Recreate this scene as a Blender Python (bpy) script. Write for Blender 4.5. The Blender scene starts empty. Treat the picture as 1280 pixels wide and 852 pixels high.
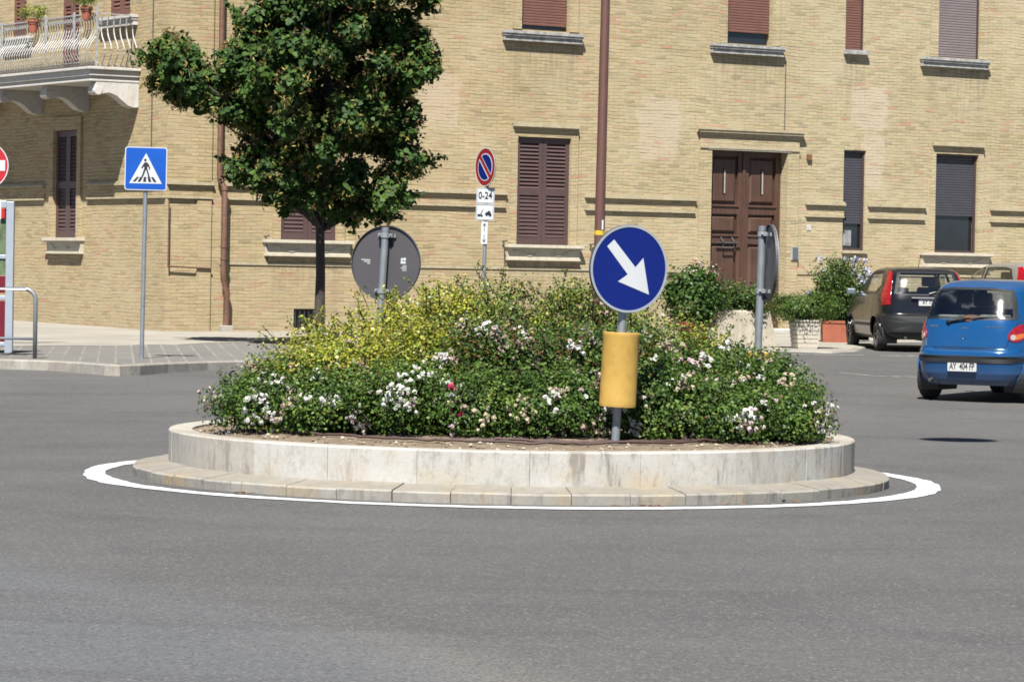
import bpy, math, random
import numpy as np
from mathutils import Vector, Matrix, noise
random.seed(7)
RNG = np.random.default_rng(7)
R = math.radians
SC = bpy.context.scene
COL = SC.collection

# ------------------------------------------------------------------ camera
F = 4033.0
EYE = Vector((0, 0, 1.555))
ROT = (Matrix.Rotation(R(90 - 1.2926), 4, 'X') @ Matrix.Rotation(R(1.0), 4, 'Z'))
cam_data = bpy.data.cameras.new('camera')
cam_data.sensor_width = 36.0
cam_data.lens = F / 1280.0 * 36.0
cam_data.clip_start = 0.1
cam_data.clip_end = 2000
cam = bpy.data.objects.new('camera', cam_data)
COL.objects.link(cam)
cam.matrix_world = Matrix.Translation(EYE) @ ROT
SC.camera = cam

# ------------------------------------------------------------------ sky, sun, exposure
SUN_EL, SUN_AZ = 55.0, 8.0      # sun stands behind the camera, a little to its left
world = bpy.data.worlds.new("World")
SC.world = world
world.use_nodes = True
wn = world.node_tree
wn.nodes.clear()
sky = wn.nodes.new('ShaderNodeTexSky')
sky.sky_type = 'NISHITA'
sky.sun_disc = False
sky.sun_elevation = R(SUN_EL)
sky.sun_rotation = R(180 + SUN_AZ)
sky.air_density = 0.5
sky.dust_density = 0.2
sky.altitude = 800
bg = wn.nodes.new('ShaderNodeBackground')
bg.inputs['Strength'].default_value = 0.05
wo = wn.nodes.new('ShaderNodeOutputWorld')
wn.links.new(sky.outputs[0], bg.inputs[0])
wn.links.new(bg.outputs[0], wo.inputs[0])
sun_d = bpy.data.lights.new('sun', 'SUN')
sun_d.energy = 5.0
sun_d.angle = R(0.5)
sun_d.color = (1.0, 0.965, 0.90)
sun = bpy.data.objects.new('sun', sun_d)
COL.objects.link(sun)
tosun = Vector((-math.sin(R(SUN_AZ)) * math.cos(R(SUN_EL)), -math.cos(R(SUN_AZ)) * math.cos(R(SUN_EL)), math.sin(R(SUN_EL))))
sun.rotation_euler = tosun.to_track_quat('Z', 'Y').to_euler()
SC.view_settings.view_transform = 'Standard'
SC.view_settings.look = 'None'
SC.view_settings.exposure = 1.58
SC.view_settings.gamma = 1.0
SC.cycles.max_bounces = 6
SC.cycles.transparent_max_bounces = 12
SC.cycles.use_denoising = True
SC.cycles.filter_width = 1.7

# ------------------------------------------------------------------ pixel geometry (positions on known planes)
R3 = ROT.to_3x3()
def ray(px, py):
    return R3 @ Vector(((px - 640) / F, -(py - 426) / F, -1))
def at(px, py, Y):
    d = ray(px, py)
    return EYE + d * (Y / d.y)
def gz(y):                         # road height
    return float(np.interp(y, [-50, 36, 45, 56, 66, 90, 400], [0, 0, .10, .24, .33, .40, .40]))
def hp(y):                         # pavement height
    return max(float(np.interp(y, [30, 59, 65, 70, 90], [.21, .21, .335, .42, .5])), gz(y) + .02)
def ground(px, py, zf=gz):
    d = ray(px, py)
    lo, hi = 5.0, 120.0
    for _ in range(50):
        m = (lo + hi) / 2
        p = EYE + d * (m / d.y)
        if p.z > zf(m): lo = m
        else: hi = m
    return EYE + d * (lo / d.y)

# ------------------------------------------------------------------ materials
MATS = {}
def newmat(name):
    m = bpy.data.materials.new(name)
    m.use_nodes = True
    nt = m.node_tree
    nt.nodes.clear()
    out = nt.nodes.new('ShaderNodeOutputMaterial')
    MATS[name] = m
    return m, nt, out
ALB = .53      # overall reflectance level of the place; exposure is set to match
class NT:
    """tiny node helper"""
    def __init__(s, nt): s.nt = nt; s.n = nt.nodes; s.l = nt.links
    def node(s, t, **kw):
        n = s.n.new(t)
        for k, v in kw.items():
            if k == 'inp':
                for kk, vv in v.items():
                    if hasattr(vv, 'is_linked') or isinstance(vv, bpy.types.NodeSocket): s.l.new(vv, n.inputs[kk])
                    else: n.inputs[kk].default_value = vv
            else: setattr(n, k, v)
        return n
    def coord(s, which='Object'):
        return s.node('ShaderNodeTexCoord').outputs[which]
    def mapping(s, v, scale=(1, 1, 1), loc=(0, 0, 0), rot=(0, 0, 0)):
        return s.node('ShaderNodeMapping', inp={'Vector': v, 'Scale': scale, 'Location': loc, 'Rotation': rot}).outputs[0]
    def noise(s, v, scale, detail=4, rough=.55, dist=0.0):
        return s.node('ShaderNodeTexNoise', inp={'Vector': v, 'Scale': scale, 'Detail': detail, 'Roughness': rough, 'Distortion': dist}).outputs[0]
    def ramp(s, f, a, b, ca=0.0, cb=1.0):
        n = s.node('ShaderNodeMapRange', inp={0: f, 1: a, 2: b, 3: ca, 4: cb}); n.clamp = True
        return n.outputs[0]
    def math(s, op, a, b=0.0, c=0.0):
        return s.node('ShaderNodeMath', operation=op, inp={0: a, 1: b, 2: c}).outputs[0]
    def mix(s, f, a, b, mode='MIX'):
        n = s.node('ShaderNodeMix', data_type='RGBA', blend_type=mode)
        for i, v in ((0, f), (6, a), (7, b)):
            if isinstance(v, bpy.types.NodeSocket): s.l.new(v, n.inputs[i])
            else: n.inputs[i].default_value = (v if i == 0 else (v[0], v[1], v[2], 1))
        return n.outputs[2]
    def sep(s, v):
        return s.node('ShaderNodeSeparateXYZ', inp={0: v}).outputs
    def bump(s, h, strength=.3, dist=.01):
        return s.node('ShaderNodeBump', inp={'Height': h, 'Strength': strength, 'Distance': dist}).outputs[0]
    def pbsdf(s, out, col, rough=.8, metal=0.0, normal=None, coat=0.0, spec=.5):
        col = s.mix(1.0, col, (ALB, ALB, ALB), 'MULTIPLY')
        p = s.node('ShaderNodeBsdfPrincipled')
        for k, v in (('Base Color', col), ('Roughness', rough), ('Metallic', metal), ('Coat Weight', coat), ('Specular IOR Level', spec)):
            if isinstance(v, bpy.types.NodeSocket): s.l.new(v, p.inputs[k])
            elif k == 'Base Color': p.inputs[k].default_value = (v[0], v[1], v[2], 1)
            else: p.inputs[k].default_value = v
        if normal is not None: s.l.new(normal, p.inputs['Normal'])
        s.l.new(p.outputs[0], out.inputs[0])
        return p

def simple(name, col, rough=.6, metal=0.0, var=.12, scale=6.0, coat=0.0, bump=0.0, dirt=None, spec=.5):
    m, nt, out = newmat(name)
    h = NT(nt)
    c = h.coord()
    n = h.noise(c, scale, 5, .6)
    dark = tuple(x * (1 - var) for x in col); lite = tuple(min(1, x * (1 + var)) for x in col)
    cc = h.mix(h.ramp(n, .3, .7), dark, lite)
    if dirt:
        n2 = h.noise(c, scale * 2.3, 6, .7)
        cc = h.mix(h.ramp(n2, .52, .72), cc, dirt)
    nm = h.bump(h.noise(c, scale * 6, 3), bump, .005) if bump else None
    h.pbsdf(out, cc, rough, metal, nm, coat, spec)
    return m

simple('galvanised', (.36, .39, .42), .45, .55, .15, 9)
simple('galvanised_grey', (.30, .33, .35), .55, .2, .15, 9, dirt=(.2, .2, .2))
simple('sign_back', (.085, .08, .088), .5, 0.1, .06, 4)
simple('sign_blue', (.001, .014, .175), .5, 0, .10, 3, spec=.25)
simple('sign_blue_light', (.002, .085, .46), .5, 0, .08, 3, spec=.25)
simple('sign_white', (.62, .65, .68), .45, 0, .05, 4)
simple('sign_rim', (.42, .46, .50), .45, .2, .08, 6)
simple('sign_red', (.50, .012, .02), .4, 0, .06, 4)
simple('sign_dark_red', (.30, .015, .02), .4, 0, .06, 4)
simple('black', (.012, .012, .013), .5, 0, .2, 6)
simple('rubber', (.022, .021, .021), .85, 0, .3, 12, dirt=(.07, .065, .06))
simple('post_brown', (.135, .06, .045), .5, 0, .10, 3)
simple('pipe_brown', (.17, .085, .05), .6, 0, .25, 6, dirt=(.09, .05, .035))
simple('shutter_brown', (.098, .055, .052), .55, 0, .12, 4)
simple('roller_brown', (.19, .082, .060), .6, 0, .10, 5)
simple('roller_grey', (.22, .185, .185), .65, 0, .08, 5)
simple('roller_dark', (.055, .055, .07), .55, 0, .10, 5)
simple('frame_brown', (.075, .045, .042), .55, 0, .12, 5)
simple('glass_dark', (.02, .022, .026), .12, 0, .3, 2)
simple('plaster_white', (.62, .60, .55), .8, 0, .10, 5, dirt=(.42, .40, .36))
simple('sill_cream', (.66, .60, .47), .8, 0, .08, 5, dirt=(.45, .40, .31))
simple('sill_grey', (.42, .41, .385), .8, 0, .35, 8, dirt=(.15, .15, .15))
simple('terracotta', (.36, .10, .05), .8, 0, .15, 7)
simple('yellow_paint', (.52, .33, .075), .6, 0, .12, 5, dirt=(.43, .25, .06), spec=.25)
simple('bark', (.055, .043, .036), .9, 0, .45, 14, bump=.8)
simple('stem', (.07, .055, .03), .85, 0, .3, 14)
simple('hose', (.07, .035, .028), .7, 0, .2, 10)
simple('white_metal', (.38, .43, .50), .4, .1, .08, 6)
simple('red_panel', (.16, .008, .018), .3, 0, .15, 3)
simple('poster_green', (.10, .14, .07), .5, 0, .7, 5)
simple('iron', (.10, .10, .10), .55, .4, .3, 10)
simple('rail_light', (.46, .47, .47), .55, .1, .3, 20, dirt=(.12, .11, .10))
simple('car_trim', (.010, .011, .012), .6, 0, .15, 8)
simple('seat', (.035, .036, .04), .85, 0, .3, 9)
simple('shelf_grey', (.30, .30, .31), .85, 0, .4, 9)
simple('plate_white', (.60, .61, .60), .45, 0, .05, 8)
simple('rim_metal', (.42, .42, .43), .35, .7, .2, 9)
simple('chrome', (.6, .6, .6), .2, 1, .05, 9)
simple('paint_white', (.80, .82, .84), .7, 0, .05, 10)
simple('concrete_planter', (.48, .43, .34), .9, 0, .18, 6, dirt=(.28, .26, .21), bump=.3)
simple('ribbed_planter', (.62, .57, .47), .85, 0, .08, 6, dirt=(.45, .40, .31))
simple('red_pot', (.33, .02, .03), .5, 0, .1, 6)
simple('potting_soil', (.07, .05, .035), .95, 0, .4, 20)
simple('sticker_yellow', (.65, .42, .02), .6, 0, .2, 20)
simple('leaf_litter', (.22, .10, .05), .9, 0, .4, 20)
simple('box_brown', (.22, .10, .04), .6)
simple('intercom', (.18, .22, .25), .4, .4, .3, 60)

def lampmat(name, col, col2=None):
    m, nt, out = newmat(name)
    h = NT(nt)
    c = h.coord()
    st = h.noise(h.mapping(c, (1, 1, 1)), 40, 2)
    h.pbsdf(out, h.mix(h.ramp(st, .3, .7), col, col2 or tuple(x * .6 for x in col)), .12, 0, None, .6)
lampmat('lamp_red', (.42, .008, .012), (.25, .004, .008))
lampmat('lamp_orange', (.85, .20, .01))
lampmat('lamp_clear', (.55, .5, .48))

def paint(name, col, metal=.35, dust=.10, dcol=(.30, .27, .23), lowd=.25):
    m, nt, out = newmat(name)
    h = NT(nt)
    c = h.coord()
    z = h.sep(h.node('ShaderNodeNewGeometry').outputs['Normal'])[2]
    n = h.noise(c, 3.5, 6, .65)
    fac = h.math('MULTIPLY', h.ramp(n, .3, .8), dust)
    up = h.math('MULTIPLY', h.ramp(z, .5, 1.0), dust * 3.5)
    zz = h.sep(c)[2]
    low = h.math('MULTIPLY', h.ramp(zz, .45, .18), lowd)
    f = h.math('MINIMUM', h.math('ADD', h.math('ADD', fac, up), low), .8)
    col_s = h.mix(f, col, dcol)
    rough = h.ramp(f, 0, .8, .22, .65)
    h.pbsdf(out, col_s, rough, metal, None, .35 if name == 'paint_black' else .7, .3 if name == 'paint_black' else .5)
paint('paint_blue', (.004, .095, .29), .3, .04)
paint('paint_black', (.007, .008, .011), .0, .03, (.16, .13, .10), .12)
paint('paint_silver', (.34, .33, .31), .4, .30)

m, nt, out = newmat('car_glass')
h = NT(nt)
tr = h.node('ShaderNodeBsdfTransparent', inp={'Color': (.72, .78, .75, 1)})
gl = h.node('ShaderNodeBsdfGlossy', inp={'Color': (1, 1, 1, 1), 'Roughness': .11})
fr = h.node('ShaderNodeFresnel', inp={'IOR': 1.5})
mx = h.node('ShaderNodeMixShader')
nt.links.new(h.math('ADD', fr.outputs[0], .05), mx.inputs[0]); nt.links.new(tr.outputs[0], mx.inputs[1]); nt.links.new(gl.outputs[0], mx.inputs[2])
nt.links.new(mx.outputs[0], out.inputs[0])

def leafmat(name, col, trans=.28, rough=.45, var=.35, spec=.4):
    m, nt, out = newmat(name)
    h = NT(nt)
    c = h.coord()
    n = h.noise(c, 7, 3, .6)
    a = tuple(x * (1 - var) for x in col); b = tuple(min(.9, x * (1 + var)) for x in col)
    cc = h.mix(h.ramp(n, .3, .7), tuple(x * ALB for x in a), tuple(x * ALB for x in b))
    p = h.node('ShaderNodeBsdfPrincipled', inp={'Base Color': cc, 'Roughness': rough, 'Specular IOR Level': spec})
    t = h.node('ShaderNodeBsdfTranslucent', inp={'Color': cc})
    mx = h.node('ShaderNodeMixShader', inp={0: trans})
    nt.links.new(p.outputs[0], mx.inputs[1]); nt.links.new(t.outputs[0], mx.inputs[2])
    nt.links.new(mx.outputs[0], out.inputs[0])
leafmat('tree_leaf_dark', (.036, .082, .019), .25, .6, spec=.18)
leafmat('tree_leaf_mid', (.068, .135, .026), .28, .6, spec=.18)
leafmat('tree_leaf_light', (.11, .18, .035), .35, .6, spec=.18)
leafmat('tree_bract', (.45, .38, .10), .4, .6)
leafmat('tree_bract_brown', (.22, .12, .05), .3, .7)
leafmat('rose_dark', (.042, .092, .020), .26, .5, spec=.22)
leafmat('rose_mid', (.095, .180, .032), .32, .5, spec=.22)
leafmat('rose_light', (.19, .28, .05), .38, .5, spec=.22)
leafmat('rose_rust', (.20, .11, .045), .3)
leafmat('yellow_leaf', (.50, .52, .05), .4)
leafmat('yellow_leaf_green', (.22, .30, .05), .35)
leafmat('yellow_leaf_pale', (.55, .48, .14), .35)
leafmat('plumbago_leaf', (.12, .20, .04), .3)
leafmat('petal_white', (.86, .84, .80), .3, .7, .08)
leafmat('petal_cream', (.70, .60, .42), .3, .7, .12)
leafmat('petal_pink', (.78, .60, .62), .3, .7, .12)
leafmat('petal_faded', (.48, .35, .30), .3, .8, .2)
leafmat('petal_magenta', (.60, .03, .13), .3, .6, .15)
leafmat('petal_blue', (.42, .48, .78), .3, .7, .12)

# asphalt -----------------------------------------------------------
m, nt, out = newmat('asphalt')
h = NT(nt)
c = h.coord()
base = h.mix(h.ramp(h.noise(h.mapping(c, (.35, .8, 1)), 1.0, 5, .6), .3, .7), (.092, .089, .088), (.124, .120, .118))
# polished lighter lane in the near left, with a gravelly seam
A, B = ground(-40, 680), ground(660, 838)
dx, dy = (B - A).x, (B - A).y
L = math.hypot(dx, dy)
sx, sy, sz = h.sep(c)[0:3]
# signed distance to line A-B : positive towards the camera
sd = h.math('ADD', h.math('MULTIPLY', h.math('SUBTRACT', sx, A.x), dy / L), h.math('MULTIPLY', h.math('SUBTRACT', sy, A.y), -dx / L))
bow = h.math('MULTIPLY', h.math('POWER', h.math('SUBTRACT', sx, (A.x + B.x) / 2), 2.0), .12)
sd = h.math('ADD', sd, h.math('SUBTRACT', h.math('MULTIPLY', h.math('SUBTRACT', h.noise(c, 1.2, 4), .5), .5), bow))
lane = h.ramp(sd, -.15, .25)
base = h.mix(h.math('MULTIPLY', lane, .85), base, (.136, .145, .160))
seam = h.math('MULTIPLY', h.ramp(h.math('ABSOLUTE', sd), .55, .0), h.ramp(sx, -1.3, .2))
seam = h.math('MULTIPLY', seam, h.ramp(h.noise(c, 70, 3), .42, .6))
base = h.mix(h.math('MULTIPLY', seam, .9), base, (.34, .31, .27))
P1, P2 = ground(940, 762), ground(1290, 812)
ux, uy = (P2 - P1).x, (P2 - P1).y; UL = math.hypot(ux, uy)
d1 = h.math('ADD', h.math('MULTIPLY', h.math('SUBTRACT', sx, P1.x), uy / UL), h.math('MULTIPLY', h.math('SUBTRACT', sy, P1.y), -ux / UL))
d1 = h.math('ADD', h.math('ABSOLUTE', h.math('ADD', d1, h.math('MULTIPLY', h.math('SUBTRACT', h.noise(c, 1.5, 3), .5), .3))), 0)
base = h.mix(h.math('MULTIPLY', h.ramp(d1, .22, .03), h.ramp(sx, P1.x, P1.x + .6, 0, .5)), base, (.07, .072, .078))
# worn pale patches further off
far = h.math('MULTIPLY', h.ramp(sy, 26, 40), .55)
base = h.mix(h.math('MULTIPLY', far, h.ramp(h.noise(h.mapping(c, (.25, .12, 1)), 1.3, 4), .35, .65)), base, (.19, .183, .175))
# tyre-dark streaks curling round the island
rr = h.math('SQRT', h.math('ADD', h.math('POWER', sx, 2.0), h.math('POWER', h.math('SUBTRACT', sy, 24.0), 2.0)))
st = h.noise(h.node('ShaderNodeCombineXYZ', inp={0: h.math('MULTIPLY', rr, 2.2), 1: h.math('MULTIPLY', sx, .12), 2: 0.0}).outputs[0], 1.0, 3)
base = h.mix(h.math('MULTIPLY', h.ramp(st, .50, .68), .5), base, (.075, .072, .07))
base = h.mix(h.ramp(h.noise(h.mapping(c, (.5, .35, 1), loc=(4, 1, 0)), 1.0, 4, .6), .45, .62, 0, .45), base, (.145, .142, .140))
stain = h.noise(c, .9, 3, .5)
base = h.mix(h.math('MULTIPLY', h.ramp(stain, .63, .75), .35), base, (.075, .075, .078))
# aggregate
ag = h.node('ShaderNodeTexVoronoi', inp={'Vector': c, 'Scale': 85.0}).outputs['Color']
agv = h.sep(ag)[0]
base = h.mix(h.ramp(agv, .86, .96, 0, .6), base, (.30, .28, .25))
base = h.mix(h.ramp(agv, .2, .02, 0, .75), base, (.045, .044, .043))
fine = h.noise(c, 260, 2)
base = h.mix(h.ramp(fine, .35, .65, 0, .45), base, (.055, .053, .052))
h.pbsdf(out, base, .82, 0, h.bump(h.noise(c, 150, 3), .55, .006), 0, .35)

# pavers --------------------------------------------------------------
m, nt, out = newmat('pavers')
h = NT(nt)
c = h.coord()
v = h.mapping(c, (1, 1, 1), rot=(0, 0, R(90 - 7)))
bt = h.node('ShaderNodeTexBrick', offset=.5, inp={'Vector': v, 'Color1': (.155, .148, .135, 1), 'Color2': (.20, .19, .17, 1), 'Mortar': (.29, .265, .215, 1),
           'Scale': 1.0, 'Mortar Size': .02, 'Mortar Smooth': .3, 'Brick Width': 3.1, 'Row Height': .24})
cc = h.mix(h.ramp(h.noise(c, .9, 4), .40, .60, .15, .95), h.mix(.5, (.165, .155, .14), (.20, .19, .17)), bt.outputs[0])
cc = h.mix(h.ramp(h.noise(c, 1.7, 5), .35, .7, 0, .35), cc, (.13, .125, .115))
h.pbsdf(out, cc, .9, 0, h.bump(h.noise(c, 60, 3), .3, .004))
m, nt, out = newmat('concrete_path')
h = NT(nt)
c = h.coord()
cc = h.mix(h.ramp(h.noise(c, .8, 6, .65), .3, .7), (.29, .265, .225), (.40, .37, .315))
cc = h.mix(h.ramp(h.noise(c, 30, 4), .5, .75, 0, .4), cc, (.2, .18, .155))
h.pbsdf(out, cc, .9, 0, h.bump(h.noise(c, 60, 3), .2, .004))

def stone(name, a, b, streak=True):
    m, nt, out = newmat(name)
    h = NT(nt)
    c = h.coord()
    cc = h.mix(h.ramp(h.noise(c, 3.0, 6, .65), .3, .7), a, b)
    cc = h.mix(h.ramp(h.noise(c, 28, 4, .7), .5, .8, 0, .35), cc, tuple(x * .7 for x in a))
    if streak:
        z = h.sep(c)[2]
        s1 = h.noise(h.mapping(c, (9, 9, 1.3)), 1.0, 6, .72)
        s2 = h.noise(c, 1.1, 3)
        k = h.math('MULTIPLY', h.ramp(s1, .52, .62), h.ramp(s2, .40, .56))
        cc = h.mix(h.math('MULTIPLY', k, .75), cc, (.13, .12, .11))
        y1 = h.math('MULTIPLY', h.ramp(h.noise(c, 2.2, 4), .50, .68), h.ramp(z, .24, .10))
        cc = h.mix(h.math('MULTIPLY', y1, .6), cc, (.55, .40, .18))
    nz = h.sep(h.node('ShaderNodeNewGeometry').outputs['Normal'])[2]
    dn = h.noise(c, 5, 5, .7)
    cc = h.mix(h.math('MULTIPLY', h.ramp(nz, .6, .95), h.ramp(dn, .25, .6, .35, .9)), cc, tuple(x * y for x, y in zip(a, (.82, .79, .72))))  # upward faces coloured darker to offset the stronger sun on them
    pk = h.noise(h.mapping(c, (2.2, 2.2, 1.2)), 1.7, 5, .7)
    cc = h.mix(h.ramp(pk, .50, .68, 0, .45), cc, tuple(x * y for x, y in zip(b, (.86, .72, .58))))
    gk = h.noise(h.mapping(c, (5, 5, 3)), 3.1, 6, .75)
    cc = h.mix(h.ramp(gk, .52, .66, 0, .5), cc, tuple(x * .55 for x in a))
    pit = h.noise(h.mapping(c, (1, 1, 3)), 60, 3)
    cc = h.mix(h.ramp(pit, .66, .72, 0, .45), cc, (.2, .18, .15))
    h.pbsdf(out, cc, .85, 0, h.bump(h.noise(c, 45, 4), .35, .004))
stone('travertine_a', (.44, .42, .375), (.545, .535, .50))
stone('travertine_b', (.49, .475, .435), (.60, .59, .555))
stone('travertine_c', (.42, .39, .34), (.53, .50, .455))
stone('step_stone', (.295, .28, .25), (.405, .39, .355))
stone('kerb_stone', (.26, .245, .22), (.44, .42, .375), False)
stone('building_stone', (.38, .36, .31), (.56, .53, .46), False)
stone('balcony_stone', (.58, .56, .52), (.70, .68, .64), False)

m, nt, out = newmat('soil')
h = NT(nt)
c = h.coord()
cc = h.mix(h.ramp(h.noise(c, 14, 6, .7), .3, .7), (.11, .075, .045), (.30, .235, .16))
h.pbsdf(out, cc, .95, 0, h.bump(h.noise(c, 40, 6), .8, .02))

# brick ---------------------------------------------------------------
def brickmat(name, patches=(), sills=()):
    m, nt, out = newmat(name)
    h = NT(nt)
    uv = h.node('ShaderNodeUVMap', uv_map='UVMap').outputs[0]
    wob = h.noise(uv, 1.3, 2)
    s_, z_ = h.sep(uv)[0], h.sep(uv)[1]
    z2 = h.math('ADD', z_, h.math('MULTIPLY', h.math('SUBTRACT', wob, .5), .09))
    v = h.node('ShaderNodeCombineXYZ', inp={0: s_, 1: z2, 2: 0.0}).outputs[0]
    kw = {'Vector': v, 'Scale': 1.0, 'Brick Width': .25, 'Row Height': .066, 'Mortar Size': .0075, 'Mortar Smooth': .35, 'Bias': 0.0}
    bt = h.node('ShaderNodeTexBrick', offset=.5, inp={**kw, 'Color1': (0, 0, 0, 1), 'Color2': (1, 1, 1, 1), 'Mortar': (.5, .5, .5, 1)})
    rnd = h.sep(bt.outputs[0])[0]
    fac = bt.outputs['Fac']
    r2 = h.node('ShaderNodeTexWhiteNoise', noise_dimensions='1D')
    nt.links.new(h.math('MULTIPLY', rnd, 91.7), r2.inputs['W'])
    cr = h.node('ShaderNodeValToRGB')
    nt.links.new(r2.outputs[0], cr.inputs[0])
    cr.color_ramp.interpolation = 'LINEAR'
    els = cr.color_ramp.elements
    els[0].position = 0; els[0].color = (.36, .31, .20, 1)
    els[1].position = 1; els[1].color = (.54, .37, .26, 1)
    for p, k in ((.12, (.47, .40, .235)), (.3, (.57, .465, .275)), (.5, (.60, .51, .325)), (.68, (.49, .43, .275)), (.8, (.60, .50, .33)), (.92, (.56, .43, .29))):
        e = els.new(p); e.color = (*k, 1)
    big = h.noise(uv, .55, 5, .6)
    mid = h.noise(h.mapping(uv, (1, 1.6, 1)), 2.6, 5, .65)
    col = h.mix(h.ramp(mid, .32, .7, 0, .45), cr.outputs[0], (.57, .48, .305))
    mort_tone = h.mix(h.ramp(h.noise(uv, 1.7, 4), .42, .58), (.33, .27, .165), (.62, .55, .41))
    col = h.mix(h.math('MULTIPLY', fac, .55), col, mort_tone)
    col = h.mix(h.ramp(big, .48, .72, 0, .32), col, (.66, .59, .42))
    bb = h.ramp(h.noise(uv, .35, 4, .6), .3, .7, .86, 1.0)
    col = h.mix(1.0, col, h.node('ShaderNodeCombineColor', inp={0: bb, 1: bb, 2: h.math('POWER', bb, 1.25)}).outputs[0], 'MULTIPLY')
    gm = h.noise(h.mapping(uv, (1, 1, 1), loc=(7, 3, 0)), 3.4, 5, .7)
    col = h.mix(h.ramp(gm, .54, .68, 0, .4), col, (.42, .36, .24))
    wm = h.noise(h.mapping(uv, (1, 2, 1), loc=(2, 9, 0)), 2.2, 5, .7)
    col = h.mix(h.ramp(wm, .56, .70, 0, .45), col, (.62, .43, .29))
    for (ps, pz, ws, hz) in sills:
        fx = h.ramp(h.math('ABSOLUTE', h.math('SUBTRACT', s_, ps)), ws, ws * .8)
        fzz = h.math('MULTIPLY', h.ramp(z_, pz - hz, pz - .2), h.math('LESS_THAN', z_, pz))
        k = h.ramp(h.noise(h.mapping(uv, (5, .7, 1)), 2.0, 4, .65), .42, .62)
        col = h.mix(h.math('MULTIPLY', h.math('MULTIPLY', fx, fzz), h.math('MULTIPLY', k, .6)), col, (.30, .25, .17))
    # soot and damp spots
    sp = h.noise(h.mapping(uv, (1.5, 3, 1)), 5.0, 4, .7)
    col = h.mix(h.ramp(sp, .66, .75, 0, .55), col, (.16, .125, .075))
    # rendered-over patches
    for (ps, pz, ws, hz) in patches:
        e1 = h.math('DIVIDE', h.math('SUBTRACT', s_, ps), ws); e2 = h.math('DIVIDE', h.math('SUBTRACT', z_, pz), hz)
        d = h.math('ADD', h.math('POWER', e1, 4.0), h.math('POWER', e2, 4.0))
        d = h.math('ADD', d, h.math('MULTIPLY', h.math('SUBTRACT', h.noise(uv, 1.9, 6, .65), .5), 4.2))
        col = h.mix(h.ramp(d, 1.2, .7, 0, .7), col, (.61, .515, .39))
    warm = h.ramp(s_, 15, 5, 0, 1) if name == 'brick_main' else h.ramp(s_, -100, -90, 0, 1)
    warm = h.math('MAXIMUM', warm, h.ramp(z_, 3.0, 1.0, 0, .8))
    wn2 = h.noise(h.mapping(uv, (1, 1.5, 1), loc=(5, 5, 0)), 1.3, 5, .65)
    col = h.mix(h.math('MULTIPLY', warm, h.ramp(wn2, .25, .65, .45, 1)), col, h.mix(1.0, col, (.96, .90, .83), 'MULTIPLY'))
    # dirt rising from the foot and grey weathering
    lowd = h.math('MULTIPLY', h.ramp(z_, 2.2, .2), h.ramp(mid, .35, .6, 0, .35))
    col = h.mix(lowd, col, (.50, .41, .29))
    red = h.math('MULTIPLY', h.ramp(r2.outputs[0], .93, .96), h.ramp(h.noise(uv, .9, 2), .5, .6))
    col = h.mix(h.math('MULTIPLY', red, .6), col, (.52, .27, .17))
    fz = h.math('FRACT', h.math('DIVIDE', z2, .066))
    line = h.math('ADD', h.ramp(fz, .16, .04), h.ramp(fz, .88, .97))
    hs_ = h.noise(h.mapping(uv, (1.1, 9, 1)), 1.6, 4, .7)
    col = h.mix(h.math('MULTIPLY', line, h.ramp(hs_, .50, .60, 0, .9)), col, (.17, .125, .07))
    hgt = h.math('ADD', h.math('MULTIPLY', fac, -1.0), h.math('MULTIPLY', h.noise(uv, 30, 4), .5))
    hgt = h.math('ADD', hgt, h.math('MULTIPLY', rnd, .4))
    h.pbsdf(out, col, .92, 0, h.bump(hgt, .55, .012), 0, .2)
    return m

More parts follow.
